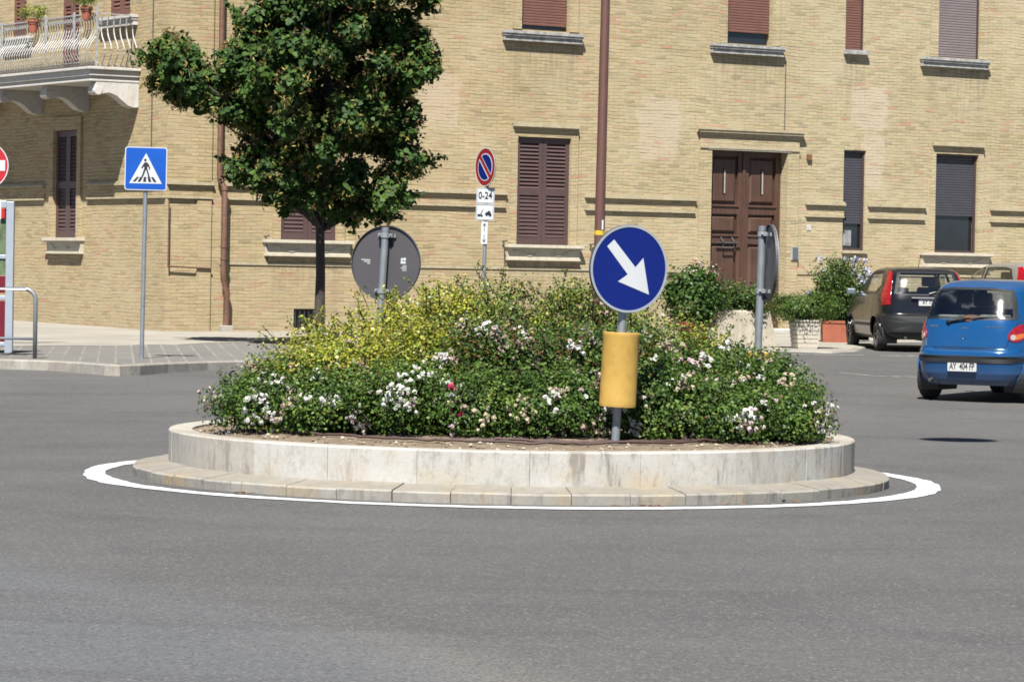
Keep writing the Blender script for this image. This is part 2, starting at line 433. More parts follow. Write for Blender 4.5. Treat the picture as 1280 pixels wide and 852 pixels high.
# ------------------------------------------------------------------ mesh helpers
class MB:
    def __init__(s): s.v = []; s.f = []; s.m = []; s.uv = {}; s.M = Matrix.Identity(4)
    def add(s, vs, fs, mi=0):
        b = len(s.v)
        s.v += [tuple(s.M @ Vector(p)) for p in vs]
        s.f += [tuple(i + b for i in f) for f in fs]
        s.m += [mi] * len(fs)
    def box(s, a, b, mi=0):
        x0, y0, z0 = a; x1, y1, z1 = b
        s.add([(x0, y0, z0), (x1, y0, z0), (x1, y1, z0), (x0, y1, z0), (x0, y0, z1), (x1, y0, z1), (x1, y1, z1), (x0, y1, z1)],
              [(0, 3, 2, 1), (4, 5, 6, 7), (0, 1, 5, 4), (1, 2, 6, 5), (2, 3, 7, 6), (3, 0, 4, 7)], mi)
    def cbox(s, c, d, mi=0):
        s.box([c[i] - d[i] / 2 for i in range(3)], [c[i] + d[i] / 2 for i in range(3)], mi)
    def tube(s, pts, r, n=8, mi=0, cap=True):
        pts = [Vector(p) for p in pts]
        rs = r if hasattr(r, '__len__') else [r] * len(pts)
        rings = []
        up = None
        for i, p in enumerate(pts):
            t = (pts[min(i + 1, len(pts) - 1)] - pts[max(i - 1, 0)])
            if t.length < 1e-9: t = Vector((0, 0, 1))
            t.normalize()
            if up is None: up = Vector((0, 0, 1)) if abs(t.z) < .9 else Vector((1, 0, 0))
            a = t.cross(up)
            if a.length < 1e-4: a = t.cross(Vector((1, .3, 0)))
            a.normalize()
            b = t.cross(a).normalized()
            up = -b if False else up
            rings.append([p + (a * math.cos(2 * math.pi * k / n) + b * math.sin(2 * math.pi * k / n)) * rs[i] for k in range(n)])
        vs = [q for rg in rings for q in rg]
        fs = []
        for i in range(len(pts) - 1):
            for k in range(n):
                fs.append((i * n + k, i * n + (k + 1) % n, (i + 1) * n + (k + 1) % n, (i + 1) * n + k))
        if cap:
            fs.append(tuple(range(n))[::-1]); fs.append(tuple((len(pts) - 1) * n + k for k in range(n)))
        s.add(vs, fs, mi)
    def lathe(s, prof, n=24, mi=0, c=(0, 0, 0)):
        vs = []; fs = []
        for (r, z) in prof:
            for k in range(n):
                a = 2 * math.pi * k / n
                vs.append((c[0] + r * math.cos(a), c[1] + r * math.sin(a), c[2] + z))
        for i in range(len(prof) - 1):
            for k in range(n):
                fs.append((i * n + k, i * n + (k + 1) % n, (i + 1) * n + (k + 1) % n, (i + 1) * n + k))
        s.add(vs, fs, mi)
    def prism(s, poly, y0, y1, mi=0):
        """polygon in x,z extruded along y"""
        n = len(poly)
        vs = [(p[0], y0, p[1]) for p in poly] + [(p[0], y1, p[1]) for p in poly]
        fs = [tuple(range(n)), tuple(range(2 * n - 1, n - 1, -1))] + [(i, i + n, (i + 1) % n + n, (i + 1) % n) for i in range(n)]
        s.add(vs, fs, mi)
    def build(s, name, mats, parent=None, smooth=False, bevel=0, auto=None):
        me = bpy.data.meshes.new(name)
        me.from_pydata(s.v, [], s.f)
        if isinstance(mats, str): mats = [mats]
        for k in mats: me.materials.append(MATS[k])
        me.polygons.foreach_set('material_index', s.m)
        if smooth: me.polygons.foreach_set('use_smooth', [True] * len(me.polygons))
        me.update()
        o = bpy.data.objects.new(name, me)
        COL.objects.link(o)
        if parent: o.parent = parent
        if auto is not None:
            me.set_sharp_from_angle(angle=R(auto))
        if bevel:
            b = o.modifiers.new('bevel', 'BEVEL'); b.width = bevel; b.segments = 2; b.limit_method = 'ANGLE'; b.angle_limit = R(40)
        return o
def empty(name, loc=(0, 0, 0), rz=0.0):
    o = bpy.data.objects.new(name, None)
    COL.objects.link(o)
    o.location = loc; o.rotation_euler = (0, 0, rz)
    return o
def tag(o, label=None, cat=None, group=None, kind=None):
    if label: o['label'] = label
    if cat: o['category'] = cat
    if group: o['group'] = group
    if kind: o['kind'] = kind
    return o
def kids(o): return [x for x in bpy.data.objects if x.parent == o]
def copy_tree(o, parent=None):
    c = o.copy(); COL.objects.link(c); c.parent = parent
    for ch in kids(o): copy_tree(ch, c)
    return c
def text_mesh(txt, size, name, mat, parent, M, squeeze=1.0, depth=.0015):
    cu = bpy.data.curves.new(name, 'FONT')
    cu.body = txt; cu.size = size; cu.align_x = 'CENTER'; cu.align_y = 'CENTER'; cu.extrude = depth; cu.resolution_u = 3
    cu.offset = size * .012
    t = bpy.data.objects.new('tmp_text', cu)
    COL.objects.link(t)
    dg = bpy.context.evaluated_depsgraph_get()
    me = bpy.data.meshes.new_from_object(t.evaluated_get(dg))
    me.transform(Matrix.Diagonal((squeeze, 1, 1, 1)))
    me.transform(M)
    me.materials.clear(); me.materials.append(MATS[mat])
    bpy.data.objects.remove(t); bpy.data.curves.remove(cu)
    o = bpy.data.objects.new(name, me)
    COL.objects.link(o); o.parent = parent
    return o

def leafmesh(name, P, N, S, mi, mats, parent=None, wide=.55, fold=.18, lobes=False):
    """one mesh of many small leaves. P centres, N facing, S sizes, mi material index"""
    P = np.asarray(P, float); N = np.asarray(N, float); S = np.asarray(S, float)
    n = len(P)
    N = N / (np.linalg.norm(N, axis=1, keepdims=True) + 1e-9)
    rv = RNG.normal(size=(n, 3))
    T = np.cross(N, rv); T /= (np.linalg.norm(T, axis=1, keepdims=True) + 1e-9)
    B = np.cross(N, T)
    if lobes:
        prof = [(0, -.45, 0), (-wide * .9, -.25, fold), (-wide * .75, .2, fold * .8), (0, .6, 0), (wide * .75, .2, fold * .8), (wide * .9, -.25, fold)]
        faces = [(0, 3, 2, 1), (0, 5, 4, 3)]
    else:
        prof = [(0, -.5, 0), (-wide, 0, fold), (0, .5, 0), (wide, 0, fold)]
        faces = [(0, 3, 2, 1)]
    k = len(prof)
    V = np.empty((n, k, 3))
    for i, (a, b, c) in enumerate(prof):
        V[:, i] = P + (T * a + B * b + N * c) * S[:, None]
    base = (np.arange(n) * k)[:, None]
    Fs = np.concatenate([base + np.array(f)[None, :] for f in faces], axis=1).reshape(-1, 4)
    mi = np.repeat(np.asarray(mi), len(faces))
    me = bpy.data.meshes.new(name)
    me.vertices.add(n * k); me.vertices.foreach_set('co', V.reshape(-1))
    nf = len(Fs)
    me.loops.add(nf * 4); me.loops.foreach_set('vertex_index', Fs.reshape(-1).astype(np.int32))
    me.polygons.add(nf)
    me.polygons.foreach_set('loop_start', (np.arange(nf) * 4).astype(np.int32))
    me.polygons.foreach_set('loop_total', np.full(nf, 4, np.int32))
    me.polygons.foreach_set('material_index', mi.astype(np.int32))
    for q in mats: me.materials.append(MATS[q])
    me.update(calc_edges=True)
    me.validate()
    o = bpy.data.objects.new(name, me)
    COL.objects.link(o)
    if parent: o.parent = parent
    return o

def sph(n):
    v = RNG.normal(size=(n, 3)); return v / np.linalg.norm(v, axis=1, keepdims=True)

# ================================================================== GROUND
def struct(o): o['kind'] = 'structure'; return o
mb = MB()
ys = [-60, -20, 0, 10, 20, 30, 36, 38, 40, 42, 45, 48, 52, 56, 61, 66, 75, 90, 400]
xs = [-300, -60, -20, 0, 20, 60, 300]
vs = [(x, y, gz(y)) for y in ys for x in xs]
fs = [(j * len(xs) + i, j * len(xs) + i + 1, (j + 1) * len(xs) + i + 1, (j + 1) * len(xs) + i) for j in range(len(ys) - 1) for i in range(len(xs) - 1)]
mb.add(vs, fs)
struct(mb.build('road', 'asphalt'))

kp = [ground(x, y) for x, y in ((0, 461), (60, 463), (100, 466), (130, 469), (150, 470), (175, 469), (210, 466), (260, 463), (310, 461), (360, 460))]
front = [Vector((-60, 44, 0)), Vector((-20, 43.6, 0))] + kp + [Vector((-1.5, 47.0, 0)), Vector((.5, 49.5, 0)), Vector((2.5, 52.5, 0)), Vector((4.6, 54.6, 0))]
front += [ground(1040, 441.5), ground(1072, 439.5), ground(1086, 434), ground(1092, 428)] + [Vector((6.6, 60.6, 0)), Vector((12, 62.8, 0)), Vector((40, 77, 0))]
# densify
fr = []
for i in range(len(front) - 1):
    n = 3 if (front[i + 1] - front[i]).length < 5 else 8
    for k in range(n): fr.append(front[i].lerp(front[i + 1], k / n))
fr.append(front[-1])
def normal2(i):
    t = fr[min(i + 1, len(fr) - 1)] - fr[max(i - 1, 0)]
    t.z = 0; t.normalize()
    return Vector((-t.y, t.x, 0))
mb = MB()
W = .17
a = []; b = []
for i, p in enumerate(fr):
    n = normal2(i); a.append(p); b.append(p + n * W)
vs = []
for i in range(len(fr)):
    z = hp(a[i].y) + .004
    vs += [(a[i].x, a[i].y, gz(a[i].y) - .15), (a[i].x, a[i].y, z - .02), (a[i].x + normal2(i).x * .02, a[i].y + normal2(i).y * .02, z), (b[i].x, b[i].y, hp(b[i].y) + .004)]
fs = []
for i in range(len(fr) - 1):
    for k in range(3): fs.append((i * 4 + k, (i + 1) * 4 + k, (i + 1) * 4 + k + 1, i * 4 + k + 1))
mb.add(vs, fs)
struct(mb.build('kerb', 'kerb_stone'))
kl = MB()          # thin joints between kerb stones are real little grooves filled dark
def sheet(name, mat, edge, dz, yback=84, nrow=16):
    vs = []; fs = []
    for p in edge:
        for k in range(nrow + 1):
            t = (k / nrow)
            y = p.y + (yback - p.y) * t
            vs.append((p.x, y, hp(y) + dz))
    for i in range(len(edge) - 1):
        for k in range(nrow):
            fs.append((i * (nrow + 1) + k, (i + 1) * (nrow + 1) + k, (i + 1) * (nrow + 1) + k + 1, i * (nrow + 1) + k + 1))
    mb = MB(); mb.add(vs, fs)
    return struct(mb.build(name, mat))
pe = [p + Vector((0, .06, 0)) for p in fr]
sheet('pavement', 'pavers', pe, 0.0)
cb = [Vector((-60, 51.5, 0))] + [ground(x, y, hp) for x, y in ((0, 433), (60, 432), (150, 432), (220, 431), (260, 428.5), (330, 427), (400, 427))] + [Vector((-1.2, 55, 0)), Vector((.5, 50.1, 0)), Vector((2.5, 52.9, 0)), Vector((4.6, 54.9, 0))]
ee = [p for p in pe if p.x > 4.9]
cb2 = []
for i in range(len(cb) - 1):
    for k in range(3): cb2.append(cb[i].lerp(cb[i + 1], k / 3))
cb2 += [cb[-1]] + ee
sheet('footpath', 'concrete_path', cb2, .004)
# road markings
def marking(pts, w, name='road_marking', dz=.006):
    mb = MB(); vs = []; fs = []
    for i, p in enumerate(pts):
        t = pts[min(i + 1, len(pts) - 1)] - pts[max(i - 1, 0)]; t.z = 0; t.normalize()
        n = Vector((-t.y, t.x, 0)) * w / 2
        zf = gz
        for q in (p - n, p + n): vs.append((q.x, q.y, zf(q.y) + dz))
    for i in range(len(pts) - 1): fs.append((2 * i, 2 * i + 2, 2 * i + 3, 2 * i + 1))
    mb.add(vs, fs); return mb
m, nt, out = newmat('worn_paint')
h = NT(nt); c = h.coord()
h.pbsdf(out, h.mix(h.ramp(h.noise(c, 9, 5, .7), .42, .6), (.20, .19, .18), (.55, .54, .50)), .8)
def seg(x0, y0, x1, y1, n=6): return [ground(x0 + (x1 - x0) * k / n, y0 + (y1 - y0) * k / n) for k in range(n + 1)]
mk = [(seg(975, 443.0, 1080, 444.0, 10), .16), (seg(1102, 444.8, 1230, 446.2, 8), .14), (seg(1096, 470.5, 1235, 473, 8), .10), (seg(1050, 466, 1096, 470.5, 6), .07)]
for pts, w in mk: struct(marking(pts, w).build('road_marking', 'worn_paint'))

# ring painted round the island
IC = Vector((.012, 24.0, 0))
mb = MB(); vs = []; fs = []
NR = 720
for k in range(NR):
    a_ = 2 * math.pi * k / NR
    w1 = noise.noise(Vector((math.cos(a_) * 3, math.sin(a_) * 3, 1.3))) * .05 + noise.noise(Vector((math.cos(a_) * 14, math.sin(a_) * 14, 4))) * .025 + noise.noise(Vector((math.cos(a_) * 60, math.sin(a_) * 60, 4))) * .012
    w2 = noise.noise(Vector((math.cos(a_) * 3, math.sin(a_) * 3, 7.3))) * .03 + noise.noise(Vector((math.cos(a_) * 18, math.sin(a_) * 18, 9))) * .022 + noise.noise(Vector((math.cos(a_) * 60, math.sin(a_) * 60, 8))) * .012
    for r in (3.0 + w2, 3.17 + w1 * .8):
        vs.append((IC.x + r * math.cos(a_), IC.y + r * math.sin(a_), .005))
for k in range(NR):
    k2 = (k + 1) % NR
    fs.append((2 * k, 2 * k + 1, 2 * k2 + 1, 2 * k2))
mb.add(vs, fs)
m, nt, out = newmat('fresh_paint')
h = NT(nt); c = h.coord()
pc_ = h.mix(h.ramp(h.noise(c, 60, 4, .7), .60, .68, 0, .7), (.70, .72, .74), (.30, .30, .30))
pc_ = h.mix(h.ramp(h.noise(c, 3, 4, .6), .50, .7, 0, .25), pc_, (.5, .5, .5))
h.pbsdf(out, pc_, .75, 0, h.bump(h.noise(c, 150, 3), .5, .005), 0, .3)
struct(mb.build('road_marking', 'fresh_paint'))

# ================================================================== ISLAND
isl = empty('roundabout_planter', IC)
tag(isl, 'low round stone planter ringed by a fresh white painted line', 'planter')
def arcblock(mb, r0, r1, zb, prof, a0, a1, mi, n=4):
    """block: profile list of (r,z) closed loop swept between angles"""
    k = len(prof); vs = []; fs = []
    for i in range(n + 1):
        a = a0 + (a1 - a0) * i / n
        for (r, z) in prof: vs.append((r * math.cos(a), r * math.sin(a), z))
    for i in range(n):
        for j in range(k): fs.append((i * k + j, (i + 1) * k + j, (i + 1) * k + (j + 1) % k, i * k + (j + 1) % k))
    fs.append(tuple(range(k))); fs.append(tuple(n * k + j for j in range(k))[::-1])
    mb.add(vs, fs, mi)
mb = MB()
NB = 44
for k in range(NB):
    a0 = 2 * math.pi * k / NB; a1 = 2 * math.pi * (k + 1) / NB
    g = random.uniform(.0022, .0045) / 2.8
    dz = random.uniform(-.004, .004); dr = random.uniform(-.006, .006)
    prof = [(2.50, .0), (2.795 + dr, 0.0), (2.80 + dr, .062 + dz), (2.788 + dr, .074 + dz), (2.50, .112 + dz)]
    arcblock(mb, 0, 0, 0, prof, a0 + g, a1 - g, 0)
arcblock(mb, 0, 0, 0, [(2.5, 0), (2.775, 0), (2.77, .055), (2.5, .095)], 0, math.pi, 1, 60)
arcblock(mb, 0, 0, 0, [(2.5, 0), (2.775, 0), (2.77, .055), (2.5, .095)], math.pi, 2 * math.pi, 1, 60)
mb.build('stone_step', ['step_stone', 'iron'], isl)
mb = MB()
a = 0.1
while a < 2 * math.pi + .1 - .05:
    w = random.choice([.20, .26, .30, .34])
    a1 = min(a + w, 2 * math.pi + .1)
    g = .0012 / 2.54
    dr = random.uniform(-.003, .003)
    prof = [(2.37, .05), (2.538 + dr, .05), (2.54 + dr, .326), (2.532 + dr, .3365), (2.378, .3365), (2.37, .33)]
    arcblock(mb, 0, 0, 0, prof, a + g, a1 - g, random.choice([0, 0, 1, 1, 2]), 5)
    a = a1
arcblock(mb, 0, 0, 0, [(2.39, .05), (2.525, .05), (2.525, .32), (2.39, .32)], 0, math.pi, 3, 60)
arcblock(mb, 0, 0, 0, [(2.39, .05), (2.525, .05), (2.525, .32), (2.39, .32)], math.pi, 2 * math.pi, 3, 60)
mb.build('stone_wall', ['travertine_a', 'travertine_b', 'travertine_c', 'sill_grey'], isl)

def soilz(x, y):
    r = math.hypot(x - IC.x, y - IC.y)
    b_ = .315 + .06 * (1 - min(1, r / 2.37) ** 2) ** .6 * 1.2
    return b_ + noise.noise(Vector((x * 4, y * 4, 0))) * .012 + noise.noise(Vector((x * 17, y * 17, 3))) * .008
mb = MB(); vs = [(IC.x, IC.y, soilz(IC.x, IC.y))]; fs = []
nr, na = 34, 160
for i in range(1, nr + 1):
    r = 2.38 * i / nr
    for k in range(na):
        x = IC.x + r * math.cos(2 * math.pi * k / na); y = IC.y + r * math.sin(2 * math.pi * k / na)
        vs.append((x, y, soilz(x, y)))
for k in range(na): fs.append((0, 1 + k, 1 + (k + 1) % na))
for i in range(nr - 1):
    for k in range(na): fs.append((1 + i * na + k, 1 + (i + 1) * na + k, 1 + (i + 1) * na + (k + 1) % na, 1 + i * na + (k + 1) % na))
mb.add(vs, fs)
struct(mb.build('soil', 'soil', smooth=True))
mb = MB()
for i in range(420):
    a_ = random.uniform(0, 2 * math.pi); r = 2.34 - abs(random.gauss(0, .22))
    x, y = IC.x + r * math.cos(a_), IC.y + r * math.sin(a_)
    s_ = random.uniform(.008, .022)
    q = [Vector((random.uniform(-1, 1), random.uniform(-1, 1), random.uniform(-.6, .6))).normalized() * s_ for _ in range(6)]
    c0 = Vector((x, y, soilz(x, y) + s_ * .2))
    pts = [c0 + Vector(v) * s_ * random.uniform(.6, 1.1) for v in ((1, 0, 0), (-1, 0, 0), (0, 1, 0), (0, -1, 0), (0, 0, .8), (0, 0, -.8))]
    mb.add(pts, [(0, 2, 4), (2, 1, 4), (1, 3, 4), (3, 0, 4), (2, 0, 5), (1, 2, 5), (3, 1, 5), (0, 3, 5)], random.randint(0, 1))
g_ = mb.build('soil_clods', ['soil', 'concrete_planter'])
tag(g_, 'small stones and clods of dry earth inside the planter rim', 'stones', kind='stuff')

# drip hoses
def hose(r, a0, a1, ph, label):
    pts = []
    for k in range(70):
        a_ = a0 + (a1 - a0) * k / 69
        rr_ = r + .05 * noise.noise(Vector((a_ * 2.2, ph, 0))) + .02 * noise.noise(Vector((a_ * 9, ph, 2)))
        x, y = IC.x + rr_ * math.cos(a_), IC.y + rr_ * math.sin(a_)
        pts.append((x, y, soilz(x, y) + .018 + .02 * abs(noise.noise(Vector((a_ * 5, ph, 5))))))
    mb = MB(); mb.tube(pts, .010, 7)
    return tag(mb.build('drip_hose', 'hose', smooth=True), label, 'hose', 'brown drip hoses on the soil')
hose(1.98, R(200), R(318), .3, 'longer brown drip hose curving along the soil in front of the roses')
hose(1.90, R(262), R(330), 4.1, 'shorter brown drip hose lying just behind the longer hose')

# ------------------------------------------------------------------ shrubs on the island
LEAF = {'rose': (['rose_dark', 'rose_mid', 'rose_light', 'rose_rust'], [.36, .42, .20, .02]),
        'rusty': (['rose_dark', 'rose_mid', 'rose_light', 'rose_rust'], [.44, .30, .10, .16]),
        'yellow': (['yellow_leaf', 'yellow_leaf_green', 'yellow_leaf_pale', 'rose_mid', 'rose_rust'], [.44, .30, .16, .06, .04]),
        'olive': (['yellow_leaf', 'yellow_leaf_green', 'rose_mid', 'rose_dark', 'rose_rust'], [.12, .36, .26, .16, .10])}
def shrub(name, X, Y, rx, ry, ztop, kind, label, cat, group, nl=5200, fl=6, fcol=None, z0=None, size=.036, shoots=14, shoot_len=.22, bark='stem', seedpos=None):
    zb = soilz(X, Y) - .02 if z0 is None else z0
    o = empty(name, (X, Y, zb))
    tag(o, label, cat, group)
    H = ztop - zb
    cz = H * .47
    rad = np.array([rx, ry, H * .53])
    nclump = 64
    U = sph(nclump)
    U[:, 2] = np.where(U[:, 2] < -.75, -U[:, 2], U[:, 2])
    fr_ = RNG.uniform(.62, 1.0, nclump)
    CC = U * rad * fr_[:, None] + np.array([0, 0, cz])
    idx = RNG.integers(0, nclump, nl)
    sp = RNG.normal(size=(nl, 3)) * np.array([.075, .075, .062]) * (rx / .45) ** .5
    P = CC[idx] + np.clip(sp, -.13, .13)
    deep = RNG.random(nl) < .22
    P[deep] = sph(deep.sum()) * rad * RNG.uniform(.2, .8, (deep.sum(), 1)) + np.array([0, 0, cz])
    P[:, 2] = np.maximum(P[:, 2], .02 + RNG.random(nl) * .05)
    N = (P - np.array([0, 0, cz * .7])) / rad
    N = N / (np.linalg.norm(N, axis=1, keepdims=True) + 1e-6) + RNG.normal(size=(nl, 3)) * .65 + np.array([0, 0, .35])
    mats, pr = LEAF[kind]
    # stems and shoots
    st = MB()
    for k in range(9):
        u = sph(1)[0]; e = Vector(u * rad * .8) + Vector((0, 0, cz)); e.z = max(e.z, H * .4)
        st.tube([(0, 0, 0), (e.x * .35, e.y * .35, e.z * .5), tuple(e)], [.012, .008, .004], 5)
    PP = []; NN = []
    for k in range(shoots):
        u = sph(1)[0]; u[2] = abs(u[2]) + .35; u /= np.linalg.norm(u)
        b_ = Vector(u * rad * .9) + Vector((0, 0, cz))
        d = Vector(u) + Vector((random.uniform(-.4, .4), random.uniform(-.4, .4), .7)); d.normalize()
        L_ = random.uniform(.4, 1.15) * shoot_len
        pts = []
        for j in range(7):
            t = j / 6
            q = b_ + d * L_ * t + Vector((d.x, d.y, -.6)) * L_ * .25 * t * t
            pts.append(tuple(q))
            for _ in range(4):
                PP.append(np.array(q) + RNG.normal(size=3) * .014); NN.append(RNG.normal(size=3) + np.array([0, -.2, .5]))
        st.tube(pts, [.003] * 7, 4)
    st.build('stems', bark, o)
    if PP: P = np.vstack([P, PP]); N = np.vstack([N, NN])
    n = len(P)
    mi_cl = RNG.choice(len(mats), nclump, p=pr)
    mi = RNG.choice(len(mats), n, p=pr)
    same = RNG.random(nl) < .5
    mi[:nl][same] = mi_cl[idx][same]
    S = RNG.uniform(.65, 1.25, n) * size
    leafmesh('foliage', P, N, S, mi, mats, o, wide=.34, fold=.12)
    # blooms
    if fl:
        fm = ['petal_white', 'petal_cream', 'petal_pink', 'petal_faded', 'petal_magenta']
        cl = []
        for k in range(fl):
            u = sph(1)[0]
            if random.random() < .8: u[1] = -abs(u[1])
            u[2] = u[2] * .8 + .15
            u /= np.linalg.norm(u)
            ci = random.choices([0, 1, 2, 3], fcol or [6, 3, 2, 1])[0]
            cl.append((u * rad * 1.06 + np.array([0, 0, cz]), u, ci, random.randint(3, 15)))
        for (sx_, sz_, ci, nn) in (seedpos or []):
            cl.append((np.array([sx_, -ry * .95, sz_ - zb]), np.array([0, -1., .3]), ci, nn))
        for (p, u, ci, nb) in cl:
            FP = []; FN = []; FS = []; FI = []
            for b_ in range(nb):
                c0 = p + RNG.normal(size=3) * (.010 + .008 * nb ** .5) * np.array([1, .7, .8])
                br = random.uniform(.013, .024)
                cc_ = ci if (ci == 4 or random.random() < .85) else random.choice([0, 1, 3])
                ax = u + RNG.normal(size=3) * .4; ax /= np.linalg.norm(ax)
                for q in range(8):
                    dd = sph(1)[0]; dd = dd - ax * dd.dot(ax) ; dd /= np.linalg.norm(dd) + 1e-6
                    lay = (q % 2)
                    FP.append(c0 + dd * br * (.55 - .25 * lay) + ax * br * .35 * lay)
                    FN.append(ax + dd * (.35 + .6 * lay)); FS.append(br * 1.35); FI.append(cc_)
            leafmesh('flower_cluster', FP, FN, FS, FI, fm, o, wide=.5, fold=.1)
    return o
G_ = 'flowering bushes planted on the roundabout'
F_W = [9, 3, 1, 1]; F_P = [2, 2, 1, 6]
SH = [
 # back row
 ('yellow_bush', -1.42, 24.95, .46, .45, 1.06, 'yellow', 'yellow-green bush left of the round grey sign back, next to the tree trunk foot', 0, None),
 ('yellow_bush', -.98, 24.75, .46, .42, 1.24, 'yellow', 'bright yellow bush hiding the foot of the round grey sign back', 0, None),
 ('yellow_bush', -.52, 25.0, .46, .45, 1.38, 'yellow', 'yellow bush with tall sprays just right of the round grey sign back', 0, None),
 ('rose_bush', -.06, 25.0, .46, .45, 1.44, 'olive', 'olive bush with thin shoots standing below the no-parking sign pole', 3, F_P),
 ('rose_bush', .42, 25.0, .45, .45, 1.43, 'olive', 'tall olive bush under the louvred shutter window, left of the blue arrow sign', 3, F_P),
 ('rose_bush', .92, 24.9, .45, .45, 1.30, 'olive', 'olive bush directly behind the blue arrow sign disc', 3, F_P),
 ('rose_bush', 1.38, 24.8, .44, .42, 1.12, 'olive', 'rose bush with cream clusters below the dark green shrub by the door', 8, [5, 5, 1, 2]),
 ('rose_bush', 1.85, 24.55, .42, .42, .93, 'rose', 'rose bush hiding the base of the edge-on sign', 10, [5, 4, 4, 1]),
 # middle row
 ('rose_bush', -1.72, 24.0, .42, .42, .84, 'olive', 'low bush at the far left end of the bed, above the white road kerb', 6, F_W),
 ('yellow_bush', -1.22, 23.95, .45, .42, 1.02, 'yellow', 'yellow bush in the middle of the left side, behind white roses', 2, F_P),
 ('yellow_bush', -.72, 23.9, .45, .42, 1.10, 'yellow', 'yellow-green bush in front of the tall sprays, above the white rose clusters', 4, F_P),
 ('rose_bush', -.2, 23.85, .46, .42, 1.12, 'rusty', 'rusty leaved rose bush full of faded pink blooms, left of the yellow cylinder', 17, F_P),
 ('rose_bush', .3, 23.85, .45, .42, 1.12, 'rusty', 'rusty rose bush with faded blooms right beside the yellow cylinder top', 17, F_P),
 ('rose_bush', .85, 23.9, .45, .42, 1.08, 'rusty', 'dark rose bush immediately behind the yellow cylinder', 8, [4, 4, 2, 3]),
 ('rose_bush', 1.35, 23.85, .45, .42, .98, 'rose', 'green rose bush with pale pink and cream clusters left of the edge-on sign pole', 13, [5, 4, 4, 1]),
 ('rose_bush', 1.86, 23.85, .43, .42, .84, 'rose', 'green rose bush at the far right end, hanging over the planter rim', 13, [6, 4, 3, 0]),
 # front row
 ('rose_bush', -1.72, 23.2, .44, .36, .72, 'rose', 'green rose bush at the front left corner, thick with small white blooms', 16, [9, 2, 1, 0]),
 ('rose_bush', -1.22, 22.95, .42, .36, .76, 'rose', 'second front bush from the left, green with a few white blooms', 9, [8, 3, 1, 1]),
 ('rose_bush', -.72, 22.8, .42, .36, .84, 'rose', 'green rose bush with large white and pink clusters, third from the left in front', 12, [8, 2, 3, 1]),
 ('rose_bush', -.22, 22.78, .42, .36, .80, 'rose', 'dark green front bush with one red bloom low down, left of the sign pole', 5, [5, 3, 2, 2]),
 ('rose_bush', .28, 22.8, .42, .36, .80, 'rose', 'green front bush with cream clusters, touching the left side of the sign pole', 6, [3, 5, 2, 3]),
 ('rose_bush', 1.02, 22.85, .42, .36, .80, 'rose', 'green front bush with white clusters just right of the yellow cylinder', 9, [7, 3, 3, 0]),
 ('rose_bush', 1.5, 23.0, .40, .34, .72, 'rose', 'front bush with pale pink heads drooping low over the soil on the right', 11, [6, 2, 5, 0]),
 ('rose_bush', 1.92, 23.3, .38, .36, .66, 'rose', 'front right corner bush with one long shoot ending in a pink bloom', 8, [6, 2, 5, 0]),
]
for i, (nm, X, Y, rx, ry, zt, kd, lb, fl, fc) in enumerate(SH):
    sp_ = None
    if i == 18: sp_ = [(.30, .74, 4, 2)]
    if i == 19: sp_ = [(-.15, .52, 4, 2), (-.12, .6, 3, 2)]
    if i == 23: sp_ = [(2.16, .52, 2, 5)]
    tall = i < 8
    shrub(nm, X, Y, rx, ry, zt, kd, lb, 'bush', G_, nl=10500 if i >= 16 else 9500, fl=int(fl * 1.35), fcol=fc, shoots=30 if i < 6 else (16 if i < 16 else 9),
          shoot_len=.30 if i < 6 else .16, size=.028 if kd in ('yellow', 'olive') else .029, seedpos=sp_)

# ================================================================== SIGNS
def disc(mb, r, th, n=48, mi_face=0, mi_edge=1, rim=None):
    """round plate in the xz plane facing -y, front at y=0"""
    vs = [(r * math.cos(2 * math.pi * k / n), 0, r * math.sin(2 * math.pi * k / n)) for k in range(n)] + \
         [(r * math.cos(2 * math.pi * k / n), th, r * math.sin(2 * math.pi * k / n)) for k in range(n)]
    mb.add(vs, [tuple(range(n))], mi_face)
    mb.add(vs, [tuple(range(n, 2 * n))[::-1]], mi_edge)
    mb.add(vs, [(k, k + n, (k + 1) % n + n, (k + 1) % n) for k in range(n)], mi_edge)
def ring(mb, r0, r1, y, n=48, mi=0, th=.0015):
    vs = []
    for r in (r0, r1):
        for yy in (y, y + th):
            vs += [(r * math.cos(2 * math.pi * k / n), yy, r * math.sin(2 * math.pi * k / n)) for k in range(n)]
    fs = []
    for k in range(n):
        k2 = (k + 1) % n
        fs += [(k, k2, 2 * n + k2, 2 * n + k), (2 * n + k, 2 * n + k2, 3 * n + k2, 3 * n + k), (k2, k, n + k, n + k2), (n + k2, n + k, 3 * n + k, 3 * n + k2)]
    mb.add(vs, fs, mi)
def pole(parent, h_, r, mat='galvanised', tilt=None, z0=0.0):
    mb = MB(); mb.tube([(0, 0, z0), (0, 0, h_)], r, 18)
    mb.lathe([(r * 1.04, h_ - .03), (r * 1.06, h_ + .004), (0.001, h_ + .008)], 18)
    return mb.build('pole', mat, parent, smooth=True, auto=40)
ARROW = [(-.43, .64), (-.6, .48), (-.03, -.13), (-.27, -.30), (.55, -.56), (.35, .26), (.16, .04)]
